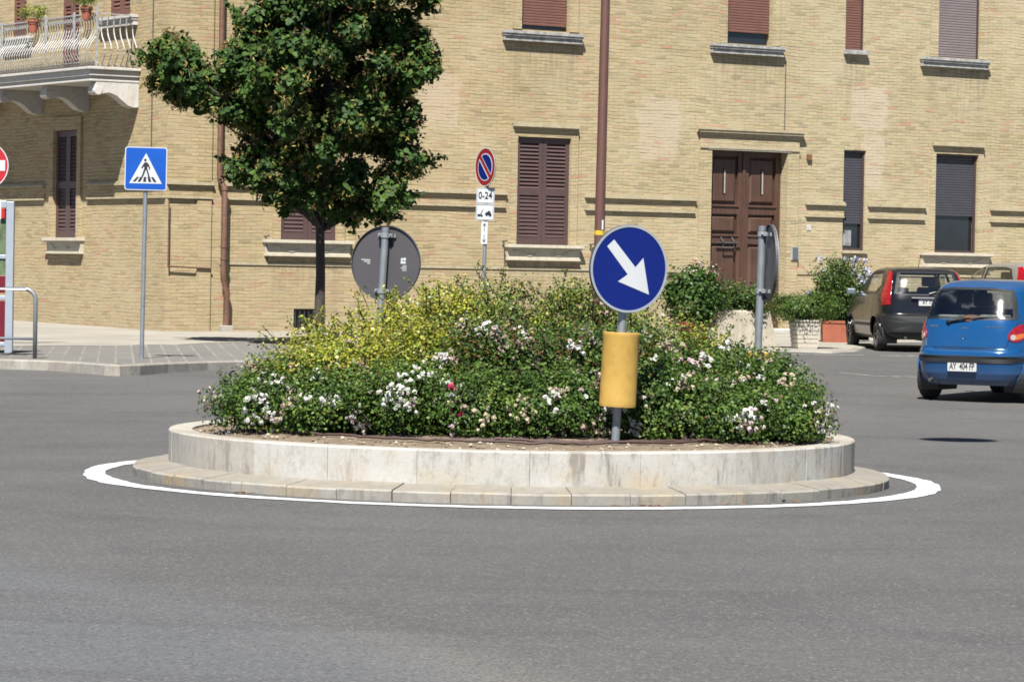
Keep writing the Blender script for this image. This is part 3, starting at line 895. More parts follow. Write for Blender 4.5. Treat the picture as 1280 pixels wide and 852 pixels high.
def arrow_sign(base, yaw, zc, r, plane_off, label, group, lean=0.0, cyl=None, sign_x=0.0, marks=False):
    """yaw: direction the blue face looks, 0 = towards -y"""
    o = empty('direction_sign', base)
    tag(o, label, 'road sign', group)
    o.rotation_euler = (0, lean, 0)
    top = zc + r * .93
    pole(o, top, .030)
    M = Matrix.Rotation(yaw, 4, 'Z') @ Matrix.Translation((sign_x, -plane_off, zc))
    mb = MB(); mb.M = M
    disc(mb, r, .004, 56, 0, 1)
    # folded rim lip at the back
    ring(mb, r - .004, r, .0, 56, 1, .022)
    face = mb.build('sign_disc', ['sign_blue', 'sign_back'], o)
    mb = MB(); mb.M = M
    ring(mb, r - .017, r - .0006, -.004, 56, 0, .0035)
    mb.build('rim', 'sign_rim', face)
    mb = MB(); mb.M = M
    mb.prism([(p[0] * r, p[1] * r) for p in ARROW], -.002, .0002)
    mb.build('arrow', 'sign_white', face)
    # back channels and clamps
    for dz in (r * .74, -r * .74):
        mb = MB(); mb.M = M
        mb.box((-r * .26, .006, dz - .014), (r * .26, .024, dz + .014))
        mb.M = Matrix.Rotation(yaw, 4, 'Z') @ Matrix.Translation((0, 0, zc + dz))
        mb.lathe([(.034, -.02), (.037, -.02), (.037, .02), (.034, .02)], 18)
        for sx_ in (-.048, .048): mb.cbox((sx_, -.012, 0), (.03, .03, .03)); mb.tube([(sx_, -.03, 0), (sx_, .02, 0)], .007, 8)
        mb.build('clamp', 'galvanised_grey', o)
    if marks:
        mb = MB(); mb.M = M @ Matrix.Translation((0, .0045, 0))
        for q in range(3): mb.box((.14, 0, .015 - q * .014), (.14 + (.05, .035, .016)[q] * 1.6, .0012, .021 - q * .014))
        for (a_, b_, w_, h2) in ((-.17, .03, .022, .022), (-.145, .03, .018, .018), (-.17, .005, .02, .018), (-.148, .004, .022, .022)): mb.box((a_, 0, b_), (a_ + w_, .0012, b_ + h2))
        for q in range(5): mb.box((-.18, 0, -.012 - q * .010), (-.18 + random.uniform(.03, .055), .0012, -.008 - q * .010))
        mb.build('maker_print', 'sign_white', face)
    if cyl:
        z0, z1, cr = cyl
        mb = MB()
        mb.lathe([(cr * .2, z1 - .004), (cr - .006, z1), (cr, z1 - .004), (cr + .002, z1 - .02), (cr, z1 - .03), (cr, z0 + .03), (cr + .002, z0 + .02), (cr, z0), (cr * .2, z0 + .002)], 40)
        mb.build('cylinder_marker', 'yellow_paint', o, smooth=True, auto=35)
    return o
GS = 'blue keep-right arrow signs on the roundabout'
# front sign: foot at (769,550)
YF = 22.25
foot = at(769, 551, YF); cen = at(782, 335.5, YF - .1)
zf = foot.z - .03
lean = math.atan2(cen.x - foot.x, cen.z - foot.z)
cy_t, cy_b = at(775, 415, YF).z - zf, at(775, 508, YF).z - zf
arrow_sign((foot.x, YF, zf), R(27), (cen.z - zf) , .303, .055, 'blue disc with white arrow facing us, on a pole with a yellow cylinder', GS, lean, (cy_b, cy_t, .127))
# rear left (we see its back)
YB = 25.75
c1 = at(479.5, 328.5, YB); f1 = at(475, 400, YB)
zb_ = soilz(f1.x, YB) - .02
lean1 = math.atan2(c1.x - f1.x, c1.z - f1.z)
bx_ = c1.x - (c1.z - zb_) * math.tan(lean1)
arrow_sign((bx_, YB, zb_), R(180 - 22), c1.z - zb_, .30, .055, 'round sign seen from its plain grey back, left of the no-parking sign', GS, lean1, (.22, .74, .127), marks=True)
# rear right, edge-on
YR = 25.2
c2 = at(951, 328, YR)
zr_ = soilz(c2.x, YR) - .02
arrow_sign((c2.x - .02, YR, zr_), R(180 - 82), c2.z - zr_, .30, .07, 'sign seen almost edge-on in front of the wooden door', GS, .018, (at(950, 510, YR).z - zr_, at(950, 440, YR).z - zr_, .127))

# pedestrian crossing sign
pc = ground(177, 448, hp)
YC = pc.y
ctr = at(182.5, 211, YC)
o = empty('crossing_sign', (pc.x, YC, pc.z))
tag(o, 'square blue pedestrian crossing sign on a grey pole at the kerb', 'road sign')
lean2 = math.atan2(ctr.x - pc.x, ctr.z - pc.z)
o.rotation_euler = (0, lean2, 0)
zc = ctr.z - pc.z
hs = .29
pole(o, zc + hs * .9, .030)
M = Matrix.Rotation(R(4), 4, 'Z') @ Matrix.Translation((0, -.05, zc))
def rrect(w, h_, r, n=5):
    pts = []
    for (cx, cz, a0) in ((w - r, h_ - r, 0), (-w + r, h_ - r, 90), (-w + r, -h_ + r, 180), (w - r, -h_ + r, 270)):
        for k in range(n + 1):
            a_ = R(a0 + 90 * k / n); pts.append((cx + r * math.cos(a_), cz + r * math.sin(a_)))
    return pts
mb = MB(); mb.M = M; mb.prism(rrect(hs, hs * 1.03, .035), 0, .012)
pl = mb.build('sign_plate', 'sign_white', o)
mb = MB(); mb.M = M; mb.prism(rrect(hs - .012, hs * 1.03 - .012, .028), -.0015, .001); mb.build('blue_field', 'sign_blue_light', pl)
mb = MB(); mb.M = M; mb.prism([(-.225, -.205), (.225, -.205), (0, .215)], -.003, 0); mb.build('white_triangle', 'sign_white', pl)
mb = MB(); mb.M = M @ Matrix.Translation((-.003, 0, -.01)); Y0, Y1 = -.0045, -.0012
n_ = 16
mb.prism([(-.006 + .018 * math.cos(2 * math.pi * k / n_), .128 + .020 * math.sin(2 * math.pi * k / n_)) for k in range(n_)], Y0, Y1)
mb.prism([(-.02, .095), (.012, .1), (.03, .08), (.022, .0), (.0, -.01), (-.018, .0), (-.022, .06)], Y0 - .0003, Y1)
mb.prism([(.018, .092), (.035, .085), (.062, .03), (.06, -.005), (.045, -.003), (.044, .025), (.016, .06)], Y0 - .0006, Y1)
mb.prism([(-.018, .09), (-.03, .075), (-.062, .02), (-.052, .008), (-.014, .05)], Y0 - .0009, Y1)
mb.prism([(.0, .02), (.024, .01), (.055, -.085), (.068, -.12), (.075, -.15), (.048, -.15), (.042, -.115)], Y0 - .0012, Y1)
mb.prism([(-.018, .02), (.006, .01), (-.02, -.07), (-.055, -.145), (-.072, -.16), (-.082, -.14), (-.066, -.13), (-.044, -.07)], Y0 - .0015, Y1)
for x_ in (-.155, -.085, -.008, .068, .14):
    sk = x_ * .35
    mb.prism([(x_ - .024, -.175), (x_ + .018, -.175), (x_ + .018 - sk * 1.0, -.105), (x_ - .016 - sk * 1.0, -.105)], Y0 + .001, Y1)
mb.build('walking_figure', 'black', pl)

# no parking sign
YN = 50.4
cn = at(606, 209, YN)
zb_ = hp(YN)
fn = at(604, 360, YN)
o = empty('no_parking_sign', (fn.x - (fn.z - zb_) * .016, YN, zb_))
tag(o, 'red and blue no-parking disc above white 0-24 and tow-away plates', 'road sign')
o.rotation_euler = (0, .018, 0)
zc = cn.z - zb_
pole(o, zc + .2, .030)
yw = R(-58)
M = Matrix.Rotation(yw, 4, 'Z') @ Matrix.Translation((0, -.045, zc))
mb = MB(); mb.M = M; disc(mb, .30, .012, 48, 0, 1)
dsc = mb.build('sign_disc', ['sign_dark_red', 'sign_back'], o)
def dpoly(r, n, slab0, slab1):
    """half discs left by a diagonal band; returns two polygons (x,z)"""
    out_ = []
    for sgn in (1, -1):
        lim = slab0
        pts = []
        a0 = math.acos(lim / r)
        for k in range(n + 1):
            a_ = -a0 + 2 * a0 * k / n
            pts.append((r * math.cos(a_), r * math.sin(a_)))
        rot = R(45) if sgn > 0 else R(225)
        out_.append([(x * math.cos(rot) - z * math.sin(rot), x * math.sin(rot) + z * math.cos(rot)) for x, z in pts])
    return out_
mb = MB(); mb.M = M
for p_ in dpoly(.215, 20, .034, 0): mb.prism(p_, -.002, .0)
mb.build('white_outline', 'sign_white', dsc)
mb = MB(); mb.M = M
for p_ in dpoly(.198, 20, .050, 0): mb.prism(p_, -.004, -.0018)
mb.build('blue_field', 'sign_blue', dsc)
ring_m = MB(); ring_m.M = M; ring(ring_m, .290, .301, -.003, 48, 0, .004); ring_m.build('rim', 'sign_white', dsc)
M2 = Matrix.Rotation(R(-20), 4, 'Z')
def plate(z1, z0, w, mat='sign_white', off=.05, x=0):
    mb = MB(); mb.M = M2 @ Matrix.Translation((x, -off, 0)); mb.prism([(a + 0, b + (z1 + z0) / 2) for a, b in rrect(w / 2, (z1 - z0) / 2, .012, 3)], 0, .008)
    return mb.build('plate', mat, o)
zt = at(606, 234.5, YN).z - zb_; zm = at(606, 255.0, YN).z - zb_; zl = at(606, 275.5, YN).z - zb_
wP = 22.5 / (F / YN) / math.cos(R(20))
MT = lambda z, dx=0: M2 @ Matrix.Translation((dx, -.054, z)) @ Matrix.Rotation(R(90), 4, 'X')
p1 = plate(zt, zm + .004, wP); p2 = plate(zm - .004, zl, wP)
text_mesh('0-24', .155, 'hours_text', 'black', p1, MT((zt + zm) / 2), .82)
for pp, za, zz_ in ((p1, zt, zm + .004), (p2, zm - .004, zl)):
    mb = MB(); mb.M = M2 @ Matrix.Translation((0, -.0515, 0))
    w2 = wP / 2 - .010
    for (x0, x1, z0, z1) in ((-w2, w2, za - .014, za - .009), (-w2, w2, zz_ + .009, zz_ + .014), (-w2, -w2 + .005, zz_ + .0145, za - .0145), (w2 - .005, w2, zz_ + .0145, za - .0145)): mb.box((x0, -.001, z0), (x1, .001, z1))
    mb.build('border', 'black', pp)
mb = MB(); mb.M = M2 @ Matrix.Translation((0, -.0515, (zm + zl) / 2 - .012))
car_p = [(.0, -.02), (.015, .005), (.045, .018), (.06, .035), (.085, .03), (.10, .0), (.115, -.022), (.11, -.045), (.02, -.03)]
mb.prism(car_p, -.002, 0)
mb.prism([(-.12, -.05), (-.03, -.05), (-.035, -.03), (-.06, -.028), (-.028, .05), (-.036, .053), (-.072, -.02), (-.12, -.02)], -.002, 0)
for cx_ in (-.1, -.05): mb.prism([(cx_ + .014 * math.cos(k), -.05 + .014 * math.sin(k)) for k in np.linspace(0, 2 * math.pi, 9)[:-1]], -.0025, 0)
for cx_, cz_ in ((.03, -.035), (.09, -.045)): mb.prism([(cx_ + .015 * math.cos(k), cz_ + .015 * math.sin(k)) for k in np.linspace(0, 2 * math.pi, 9)[:-1]], -.0025, 0)
mb.build('tow_truck_picture', 'black', p2)
za, zz_ = at(605, 277, YN).z - zb_, at(605, 305, YN).z - zb_
p3 = plate(za, zz_, 8.2 / 80 / math.cos(R(20)), off=.045)
mb = MB(); mb.M = M2 @ Matrix.Translation((0, -.0465, 0))
zmid = (za + zz_) / 2
mb.box((-.004, -.001, zmid + .02), (.004, .001, za - .03)); mb.box((-.004, -.001, zz_ + .03), (.004, .001, zmid - .02))
for s_, zt_ in ((1, za - .02), (-1, zz_ + .02)):
    mb.prism([(0, zt_), (-.03, zt_ - s_ * .055), (0, zt_ - s_ * .03), (.03, zt_ - s_ * .055)], -.0015, .0012)
mb.build('arrows', 'black', p3)

# no entry sign, half in the picture at the left edge
YE = 41.0
ce = at(-17, 207, YE)
hgt_e = hp(YE)
ys_ = 44.2; 
YE = ys_; ce = at(-18.5, 207, YE); re_ = .327
o = empty('no_entry_sign', (ce.x, YE, hp(YE)))
tag(o, 'red no-entry disc with a white bar, cut by the left edge', 'road sign')
zc = ce.z - hp(YE)
pole(o, zc + re_ * .9, .030)
mb = MB(); mb.M = Matrix.Translation((0, -.05, zc)); disc(mb, re_, .012, 56, 0, 1); dsc = mb.build('sign_disc', ['sign_red', 'sign_back'], o)
mb = MB(); mb.M = Matrix.Translation((0, -.05, zc)); ring(mb, re_ - .012, re_ + .001, -.003, 56, 0, .005)
mb.box((-.25, -.003, -.07), (.28, .0005, .075)); mb.build('white_bar', 'sign_white', dsc)
zA, zB = at(0, 249, YE).z - hp(YE), at(0, 275, YE).z - hp(YE)
mb = MB(); mb.M = Matrix.Translation((0, -.05, (zA + zB) / 2)); mb.prism(rrect(.235, (zA - zB) / 2, .03), 0, .008); mb.build('plate', 'sign_white', o)

# ================================================================== STREET POST (brown)
YP = 50.0
pt, pb = at(757.0, 0, YP), at(749.5, 288, YP)
zb_ = hp(YP)
ln = (pt.x - pb.x) / (pt.z - pb.z)
o = empty('lamp_post', (pb.x - (pb.z - zb_) * ln, YP, zb_))
o.rotation_euler = (0, math.atan(ln), 0)
tag(o, 'tall slim brown post with a yellow sticker, behind the arrow sign', 'post')
mb = MB(); mb.tube([(0, 0, 0), (0, 0, 2.0), (0, 0, 9.2)], [.086, .080, .058], 24); mb.lathe([(.11, 0), (.11, .25), (.09, .28)], 24)
mb.lathe([(.058, 9.2), (.066, 9.22), (.03, 9.27), (.001, 9.28)], 24)
mb.build('shaft', 'post_brown', o, smooth=True, auto=40)
mb = MB(); z_ = at(748, 291, YP).z - zb_; mb.lathe([(.0825, z_ - .035), (.0845, z_ - .035), (.0845, z_ + .035), (.0825, z_ + .035)], 24); mb.build('yellow_sticker', 'sticker_yellow', o)
mb = MB(); z_ = at(751, 281, YP).z - zb_; mb.box((.030, -.080, z_ - .075), (.055, -.068, z_ + .075)); mb.build('white_sticker', 'sign_white', o)

# ================================================================== BUILDING
C0 = Vector((-6.35, 58.9, 0)); U = Vector((.8403, .5421, 0)).normalized(); NN_ = Vector((U.y, -U.x, 0))
V = Vector((-U.y, U.x, 0)); NL = Vector((-U.x, -U.y, 0))
MM = Matrix(((U.x, -NN_.x, 0, C0.x), (U.y, -NN_.y, 0, C0.y), (0, 0, 1, 0), (0, 0, 0, 1)))      # local: x along, y into the wall, z up
ML = Matrix(((-V.x, -NL.x, 0, C0.x), (-V.y, -NL.y, 0, C0.y), (0, 0, 1, 0), (0, 0, 0, 1)))      # local x runs negative away from the corner
def plane_pix(px, py, n, out_=0.0):
    d = ray(px, py); P0 = C0 + n * out_
    t = (P0 - EYE).dot(n) / d.dot(n)
    return EYE + d * t
def fs_(px, py, out_=0.0):
    p = plane_pix(px, py, NN_, out_); return (p - C0).dot(U), p.z
def fl_(px, py, out_=0.0):
    p = plane_pix(px, py, NL, out_); return -(p - C0).dot(V), p.z      # negative numbers to the left
def rect(f, l, t, r, b, out_=0.0):
    ym, xm = (t + b) / 2, (l + r) / 2
    return f(l, ym, out_)[0], f(r, ym, out_)[0], f(xm, b, out_)[1], f(xm, t, out_)[1]
bld = empty('brick_building', tuple(C0))
tag(bld, 'two storey yellow brick building with brown shutters and a corner balcony', 'building')
def bpart(mb, name, mats, parent=bld, **kw):
    """mb.v are world coordinates -> make local to the building empty"""
    o = mb.build(name, mats, parent, **kw)
    if parent is bld: o.matrix_parent_inverse = Matrix.Translation(-C0)
    return o
# openings
g2 = rect(fs_, 645.5, 172, 712, 306)
gz0, gz1 = g2[2], g2[3]
g1s = (fs_(351, 240)[0], fs_(421, 240)[0])
g1 = (g1s[0], g1s[1], fs_(386, 300)[1], fs_(386, 300)[1] + (gz1 - gz0))
g3 = rect(fs_, 1168, 193, 1221, 316)
nar = rect(fs_, 1054, 188, 1081.5, 313)
dr = rect(fs_, 886.5, 189, 981, 415); dr = (dr[0], dr[1], hp(66.0) + .06, dr[3])
u2 = rect(fs_, 651, -90, 712, 39); 
UH = 2.05
def up(l, r, b):
    s0, s1 = fs_(l, b - 20)[0], fs_(r, b - 20)[0]; z0 = fs_((l + r) / 2, b)[1]
    return (s0, s1, z0, z0 + UH)
u1 = up(351, 418, 30)
u2 = up(651.5, 712, 38.5); u3 = up(908.5, 965, 56); u4 = up(1057, 1080, 63); u5 = up(1172, 1224, 73)
vent = rect(fs_, 367, 386, 401, 410)
HT = 9.6
S_END = 34.0
D_ = .16
holes = [(*g1, D_), (*g2, D_), (*g3, D_ + .04), (*nar, D_ + .04), (*dr, .28), (*u1, D_), (*u2, D_), (*u3, D_), (*u4, D_), (*u5, D_), (*vent, .3)]
g4 = (g3[0] + 4.6, g3[1] + 4.6, g3[2], g3[3]); u6 = (u5[0] + 4.6, u5[1] + 4.6, u5[2], u5[3])
holes += [(*g4, D_), (*u6, D_)]
def wall(holes, s0, s1, z0, z1, M, name, mat, flipuv=False):
    xs_ = sorted(set([s0, s1] + [h_[0] for h_ in holes] + [h_[1] for h_ in holes]))
    zs_ = sorted(set([z0, z1] + [h_[2] for h_ in holes] + [h_[3] for h_ in holes]))
    mb = MB(); mb.M = M; uvs = []
    def q(pts):
        mb.add(pts, [(0, 1, 2, 3)])
        for p in pts: uvs.append((p[0] + p[1], p[2]))
    for i in range(len(xs_) - 1):
        for j in range(len(zs_) - 1):
            xm, zm_ = (xs_[i] + xs_[i + 1]) / 2, (zs_[j] + zs_[j + 1]) / 2
            if any(h_[0] < xm < h_[1] and h_[2] < zm_ < h_[3] for h_ in holes): continue
            q([(xs_[i], 0, zs_[j]), (xs_[i + 1], 0, zs_[j]), (xs_[i + 1], 0, zs_[j + 1]), (xs_[i], 0, zs_[j + 1])])
    for (a, b_, c, d, e) in holes:
        q([(a, 0, c), (a, 0, d), (a, e, d), (a, e, c)]); q([(b_, e, c), (b_, e, d), (b_, 0, d), (b_, 0, c)])
        q([(a, 0, d), (b_, 0, d), (b_, e, d), (a, e, d)]); q([(a, e, c), (b_, e, c), (b_, 0, c), (a, 0, c)])
        q([(a, e, c), (b_, e, c), (b_, e, d), (a, e, d)][::-1][::-1])
    o = bpart(mb, name, mat)
    uvl = o.data.uv_layers.new(name='UVMap')
    for poly in o.data.polygons:
        for li in poly.loop_indices: uvl.data[li].uv = uvs[o.data.loops[li].vertex_index]
    return o
PT = []
for (l, t, r, b_) in ((797, 118, 850, 202), (1062, 108, 1110, 165), (520, 85, 575, 160), (1075, 165, 1105, 235)):
    a = rect(fs_, l, t, r, b_); PT.append(((a[0] + a[1]) / 2, (a[2] + a[3]) / 2, (a[1] - a[0]) / 2, (a[3] - a[2]) / 2))
brickmat('brick_main', PT, [((o_[0] + o_[1]) / 2, o_[2] - .1, (o_[1] - o_[0]) / 2 + w_, 1.5) for o_, w_ in ((u1, .35), (u2, .35), (u3, .35), (u4, .08), (u5, .35), (g2, .3), (g1, .3))])
brickmat('brick_side')
wall(holes, 0.0, S_END, -.6, HT, MM, 'wall', 'brick_main')
# left facade openings
lg = rect(fl_, 68.5, 163, 98, 297)
ld1 = (fl_(16, 30)[0], fl_(35, 30)[0], fl_(25, 47)[1], fl_(25, 47)[1] + 2.0)
ld2 = (fl_(77, 60)[0], fl_(100.5, 60)[0], fl_(88, 84)[1] - .1, fl_(25, 47)[1] + 2.0)
lw = (fl_(137, 5)[0], fl_(165, 5)[0], fl_(151, 21)[1], fl_(25, 47)[1] + 2.0)
lholes = [(*lg, D_), (*ld1, D_), (*ld2, D_), (*lw, D_)]
wall(lholes, -22.0, 0.0, -.6, HT, ML, 'wall', 'brick_side')
# roof & cornice & inner mass
mb = MB(); mb.M = MM
mb.box((-22 * 0 - .35, -.35, HT), (S_END, 0.3, HT + .25)); bpart(mb, 'cornice', 'building_stone')
mb = MB(); mb.M = ML
mb.box((-22, -.35, HT), (-.0, 0.3, HT + .25)); bpart(mb, 'cornice', 'building_stone')
mb = MB(); p = [C0 + U * -.4 + NN_ * .6, C0 + U * S_END + NN_ * .6, C0 + U * S_END + V * 22, C0 + V * 22 + U * -.4]
pk = (p[0] + p[1] + p[2] + p[3]) / 4
mb.add([(q.x, q.y, HT + .26) for q in p] + [(pk.x, pk.y, HT + 3.2)], [(0, 1, 4), (1, 2, 4), (2, 3, 4), (3, 0, 4), (3, 2, 1, 0)]); bpart(mb, 'roof', 'terracotta')

# string courses with two thin ledges
def slabuv(mb, name, mat):
    o = bpart(mb, name, mat)
    uvl = o.data.uv_layers.new(name='UVMap')
    for poly in o.data.polygons:
        for li in poly.loop_indices:
            co = o.data.vertices[o.data.loops[li].vertex_index].co
            p = Vector(co) - C0
            uvl.data[li].uv = (p.dot(U) + abs(p.dot(NN_)) + .06, co.z)
    return o
def course(M, s0, s1, z, parent=bld, endcap=0):
    mb = MB(); mb.M = M
    mb.box((s0, -.012, z - .24), (s1, .01, z + .005)); mb.box((s0, -.075, z + .005), (s1, .01, z + .05), 1); mb.box((s0, -.045, z + .05), (s1, .01, z + .085), 1)
    mb.box((s0 + .02, -.055, z - .245), (s1 - .02, -.0121, z - .21), 1)
    return slabuv(mb, 'string_course', ['brick_main', 'course_brick'])
m, nt, out = newmat('course_brick')
h = NT(nt); c = h.coord()
cc = h.mix(h.ramp(h.noise(c, 5, 5, .7), .3, .7), (.42, .36, .235), (.58, .50, .345))
cc = h.mix(h.ramp(h.noise(c, 14, 4, .7), .55, .72, 0, .6), cc, (.22, .19, .14))
h.pbsdf(out, cc, .9, 0, h.bump(h.noise(c, 30, 4), .5, .01), 0, .2)
zc_ = fs_(600, 243)[1]
for (l, r) in ((277, 632), (730, 869), (1006, 1055), (1084, 1156), (1237, 1700)):
    course(MM, fs_(l, 245)[0], min(fs_(r, 255)[0] if r < 1300 else S_END, S_END), zc_)
course(MM, .0, fs_(266, 240)[0], zc_)
course(ML, fl_(110, 243)[0], .0 - .002, zc_)
course(ML, -21, fl_(57, 243)[0], zc_)
# corner pilaster, slightly proud, plinth line
mb = MB(); mb.M = MM
sp1 = fs_(264, 200)[0]
mb.box((.62, -.045, zc_ + .06), (sp1, .01, HT - .01)); mb.box((.62, -.045, -.5), (sp1, .01, zc_ - .28))
slabuv(mb, 'pilaster', 'brick_main')
# window surrounds: proud brick frame + hood
def surround(M, o4, wd, f=None, hood=True, mat='brick_main', low=True, t=.035):
    s0, s1, z0, z1 = o4
    mb = MB(); mb.M = M
    mb.box((s0 - wd, -t, z0 if low else z0), (s0 - .001, .01, z1 + wd * 1.5)); mb.box((s1 + .001, -t, z0), (s1 + wd, .01, z1 + wd * 1.5)); mb.box((s0 - .001, -t, z1 + .001), (s1 + .001, .01, z1 + wd * 1.5))
    o = bpart(mb, 'window_surround', mat)
    uvl = o.data.uv_layers.new(name='UVMap')
    for poly in o.data.polygons:
        for li in poly.loop_indices:
            co = o.data.vertices[o.data.loops[li].vertex_index].co; p = Vector(co) - C0
            uvl.data[li].uv = (p.dot(U) - p.dot(V) + .13, co.z + .02)
    if hood:
        mb = MB(); mb.M = M
        zt_ = z1 + wd * 1.5 - .06
        mb.box((s0 - wd * .8, -.11, zt_), (s1 + wd * .8, -t - .001, zt_ + .05)); mb.box((s0 - wd * .85, -.085, zt_ + .05), (s1 + wd * .85, -t - .001, zt_ + .085)); mb.box((s0 - wd * .75, -.05, zt_ - .03), (s1 + wd * .75, -t - .001, zt_))
        mb.build('hood', 'course_brick', o)
    return o
def sill(M, s0, s1, zt, parent, style):
    mb = MB(); mb.M = M
    if style == 'cream':      # moulded sill with carved apron
        mb.box((s0, -.17, zt - .06), (s1, -.001, zt)); mb.box((s0 + .02, -.14, zt - .085), (s1 - .02, -.001, zt - .06))
        mb.prism([(s0 + .03, zt - .085), (s1 - .03, zt - .085), (s1 - .05, zt - .27), (s0 + .05, zt - .27)], -.075, -.001)
        mb.box((s0 + .04, -.105, zt - .31), (s1 - .04, -.001, zt - .27))
        sm_ = (s0 + s1) / 2
        for sg in (-1, 1):
            pts = []
            for k in range(14):
                a = k / 13
                pts.append((sm_ + sg * (s1 - s0) * (.10 + .30 * a), -.082, zt - .17 - .05 * math.sin(a * 5.2) + .0))
            mb.tube(pts, .009, 5)
        return mb.build('sill', 'sill_cream', parent)
    mb.box((s0, -.15, zt - .055), (s1, -.001, zt)); mb.box((s0 + .015, -.13, zt - .10), (s1 - .015, -.001, zt - .055)); mb.box((s0 + .03, -.095, zt - .17), (s1 - .03, -.001, zt - .10))
    mb.box((s0 + .02, -.11, zt - .195), (s1 - .02, -.001, zt - .17))
    return mb.build('sill', ['sill_grey'] if style == 'grey' else ['balcony_stone'], parent)
def shutters(M, o4, parent, mat='shutter_brown', y=.03, split=.46):
    s0, s1, z0, z1 = o4; sm_ = (s0 + s1) / 2
    for (a, b_) in ((s0 + .005, sm_ - .004), (sm_ + .004, s1 - .005)):
        mb = MB(); mb.M = M
        w = .085
        zr = z0 + (z1 - z0) * split
        mb.box((a, y, z0 + .01), (a + w, y + .045, z1 - .01)); mb.box((b_ - w, y, z0 + .01), (b_, y + .045, z1 - .01))
        for (q0, q1) in ((z0 + .01, z0 + .14), (zr, zr + .13), (z1 - .12, z1 - .01)): mb.box((a + w, y + .001, q0), (b_ - w, y + .044, q1))
        for (q0, q1, closed) in ((z0 + .14, zr, True), (zr + .13, z1 - .12, False)):
            n = int((q1 - q0) / .072)
            for k in range(n):
                zz = q0 + (k + .5) * (q1 - q0) / n
                tl = .026 if closed else .034
                yy0, yy1 = (y + .012, y + .030) if closed else (y + .006, y + .045)
                mb.add([(a + w, yy0, zz - tl), (b_ - w, yy0, zz - tl), (b_ - w, yy1, zz + tl), (a + w, yy1, zz + tl),
                        (a + w, yy0 + .008, zz - tl - .004), (b_ - w, yy0 + .008, zz - tl - .004), (b_ - w, yy1 + .008, zz + tl - .004), (a + w, yy1 + .008, zz + tl - .004)],
                       [(0, 1, 2, 3), (7, 6, 5, 4), (0, 4, 5, 1), (3, 2, 6, 7)])
            mb.box((a + w, y + .052, q0), (b_ - w, y + .056, q1))
        mb.build('shutter', mat, parent)
def roller(M, o4, parent, mat, gap=0.0, y=.07, box=False, step=.055):
    s0, s1, z0, z1 = o4
    mb = MB(); mb.M = M
    n = int((z1 - z0 - gap) / step)
    for k in range(n):
        a = z0 + gap + k * step
        mb.add([(s0 + .03, y + .006, a), (s1 - .03, y + .006, a), (s1 - .03, y, a + .012), (s0 + .03, y, a + .012), (s1 - .03, y, a + step - .012), (s0 + .03, y, a + step - .012), (s1 - .03, y + .008, a + step - .001), (s0 + .03, y + .008, a + step - .001)],
               [(0, 1, 2, 3), (3, 2, 4, 5), (5, 4, 6, 7)])
    mb.box((s0 + .03, y + .012, z0 + gap), (s1 - .03, y + .016, z1))
    mb.build('roller_blind', mat, parent)
def wframe(M, o4, parent, mat='frame_brown', y=.05, w=.035, name='frame'):
    s0, s1, z0, z1 = o4
    mb = MB(); mb.M = M
    mb.box((s0 + .001, y, z0 + .001), (s0 + w, y + .05, z1 - .001)); mb.box((s1 - w, y, z0 + .001), (s1 - .001, y + .05, z1 - .001))
    mb.box((s0 + w, y + .001, z0 + .001), (s1 - w, y + .049, z0 + w)); mb.box((s0 + w, y + .001, z1 - w), (s1 - w, y + .049, z1 - .001))
    return mb.build(name, mat, parent)
def wglass(M, o4, parent, y=.12, rel=.0):
    s0, s1, z0, z1 = o4
    mb = MB(); mb.M = M; mb.box((s0 + .03, y, z0 + .03), (s1 - .03, y + .006, z1 - .03)); return mb.build('pane', 'glass_dark', parent)
def hooks(M, s, z, parent):
    mb = MB(); mb.M = M
    mb.tube([(s, -.005, z), (s - .02, -.06, z + .02), (s - .03, -.09, z - .08), (s + .02, -.03, z - .32), (s + .03, -.02, z - .42)], .012, 6)
    mb.tube([(s - .06, -.05, z + .02), (s + .06, -.05, z + .04)], .014, 6)
    mb.build('shutter_hook', 'iron', parent)

w = surround(MM, g2, .17); shutters(MM, g2, w); a = rect(fs_, 632, 306, 728, 323, .1); sill(MM, fs_(633, 310, .1)[0], fs_(728, 312, .1)[0], g2[2], w, 'cream'); hooks(MM, fs_(629, 310)[0], g2[2] + .03, w); hooks(MM, fs_(738, 312)[0], g2[2] + .0, w)
w = surround(MM, g1, .17); shutters(MM, g1, w); sill(MM, fs_(331, 305, .1)[0], fs_(441, 305, .1)[0], g1[2], w, 'cream'); hooks(MM, fs_(332, 303)[0], g1[2] + .03, w)
w = surround(MM, g3, .15); f_ = wframe(MM, g3, w, y=.04, w=.05); roller(MM, (g3[0], g3[1], g3[2] + .78, g3[3]), w, 'roller_dark', y=.075); wglass(MM, g3, w); sill(MM, fs_(1153, 318, .1)[0], fs_(1240, 320, .1)[0], g3[2], w, 'cream')
w = surround(MM, g4, .15); wframe(MM, g4, w, y=.04, w=.05); shutters(MM, g4, w); sill(MM, g4[0] - .3, g4[1] + .3, g4[2], w, 'cream')
mb = MB(); mb.M = MM; mb.box((nar[0] - .03, -.05, nar[2] - .06), (nar[1] + .05, .02, nar[2] - .001)); w = bpart(mb, 'window_ledge', 'course_brick'); wframe(MM, nar, w, y=.05, w=.05); roller(MM, (nar[0], nar[1], nar[2] + .55, nar[3]), w, 'roller_dark', y=.085); wglass(MM, nar, w)
mb = MB(); mb.M = MM; mb.box((nar[0] + .1, .125 - .01, nar[2] + .1), (nar[0] + .32, .119, nar[2] + .42)); mb.build('curtain', 'shelf_grey', w)
w = surround(MM, u1, .2, hood=False); roller(MM, u1, w, 'roller_brown'); sill(MM, u1[0] - .3, u1[1] + .3, u1[2] - .001, w, 'grey')
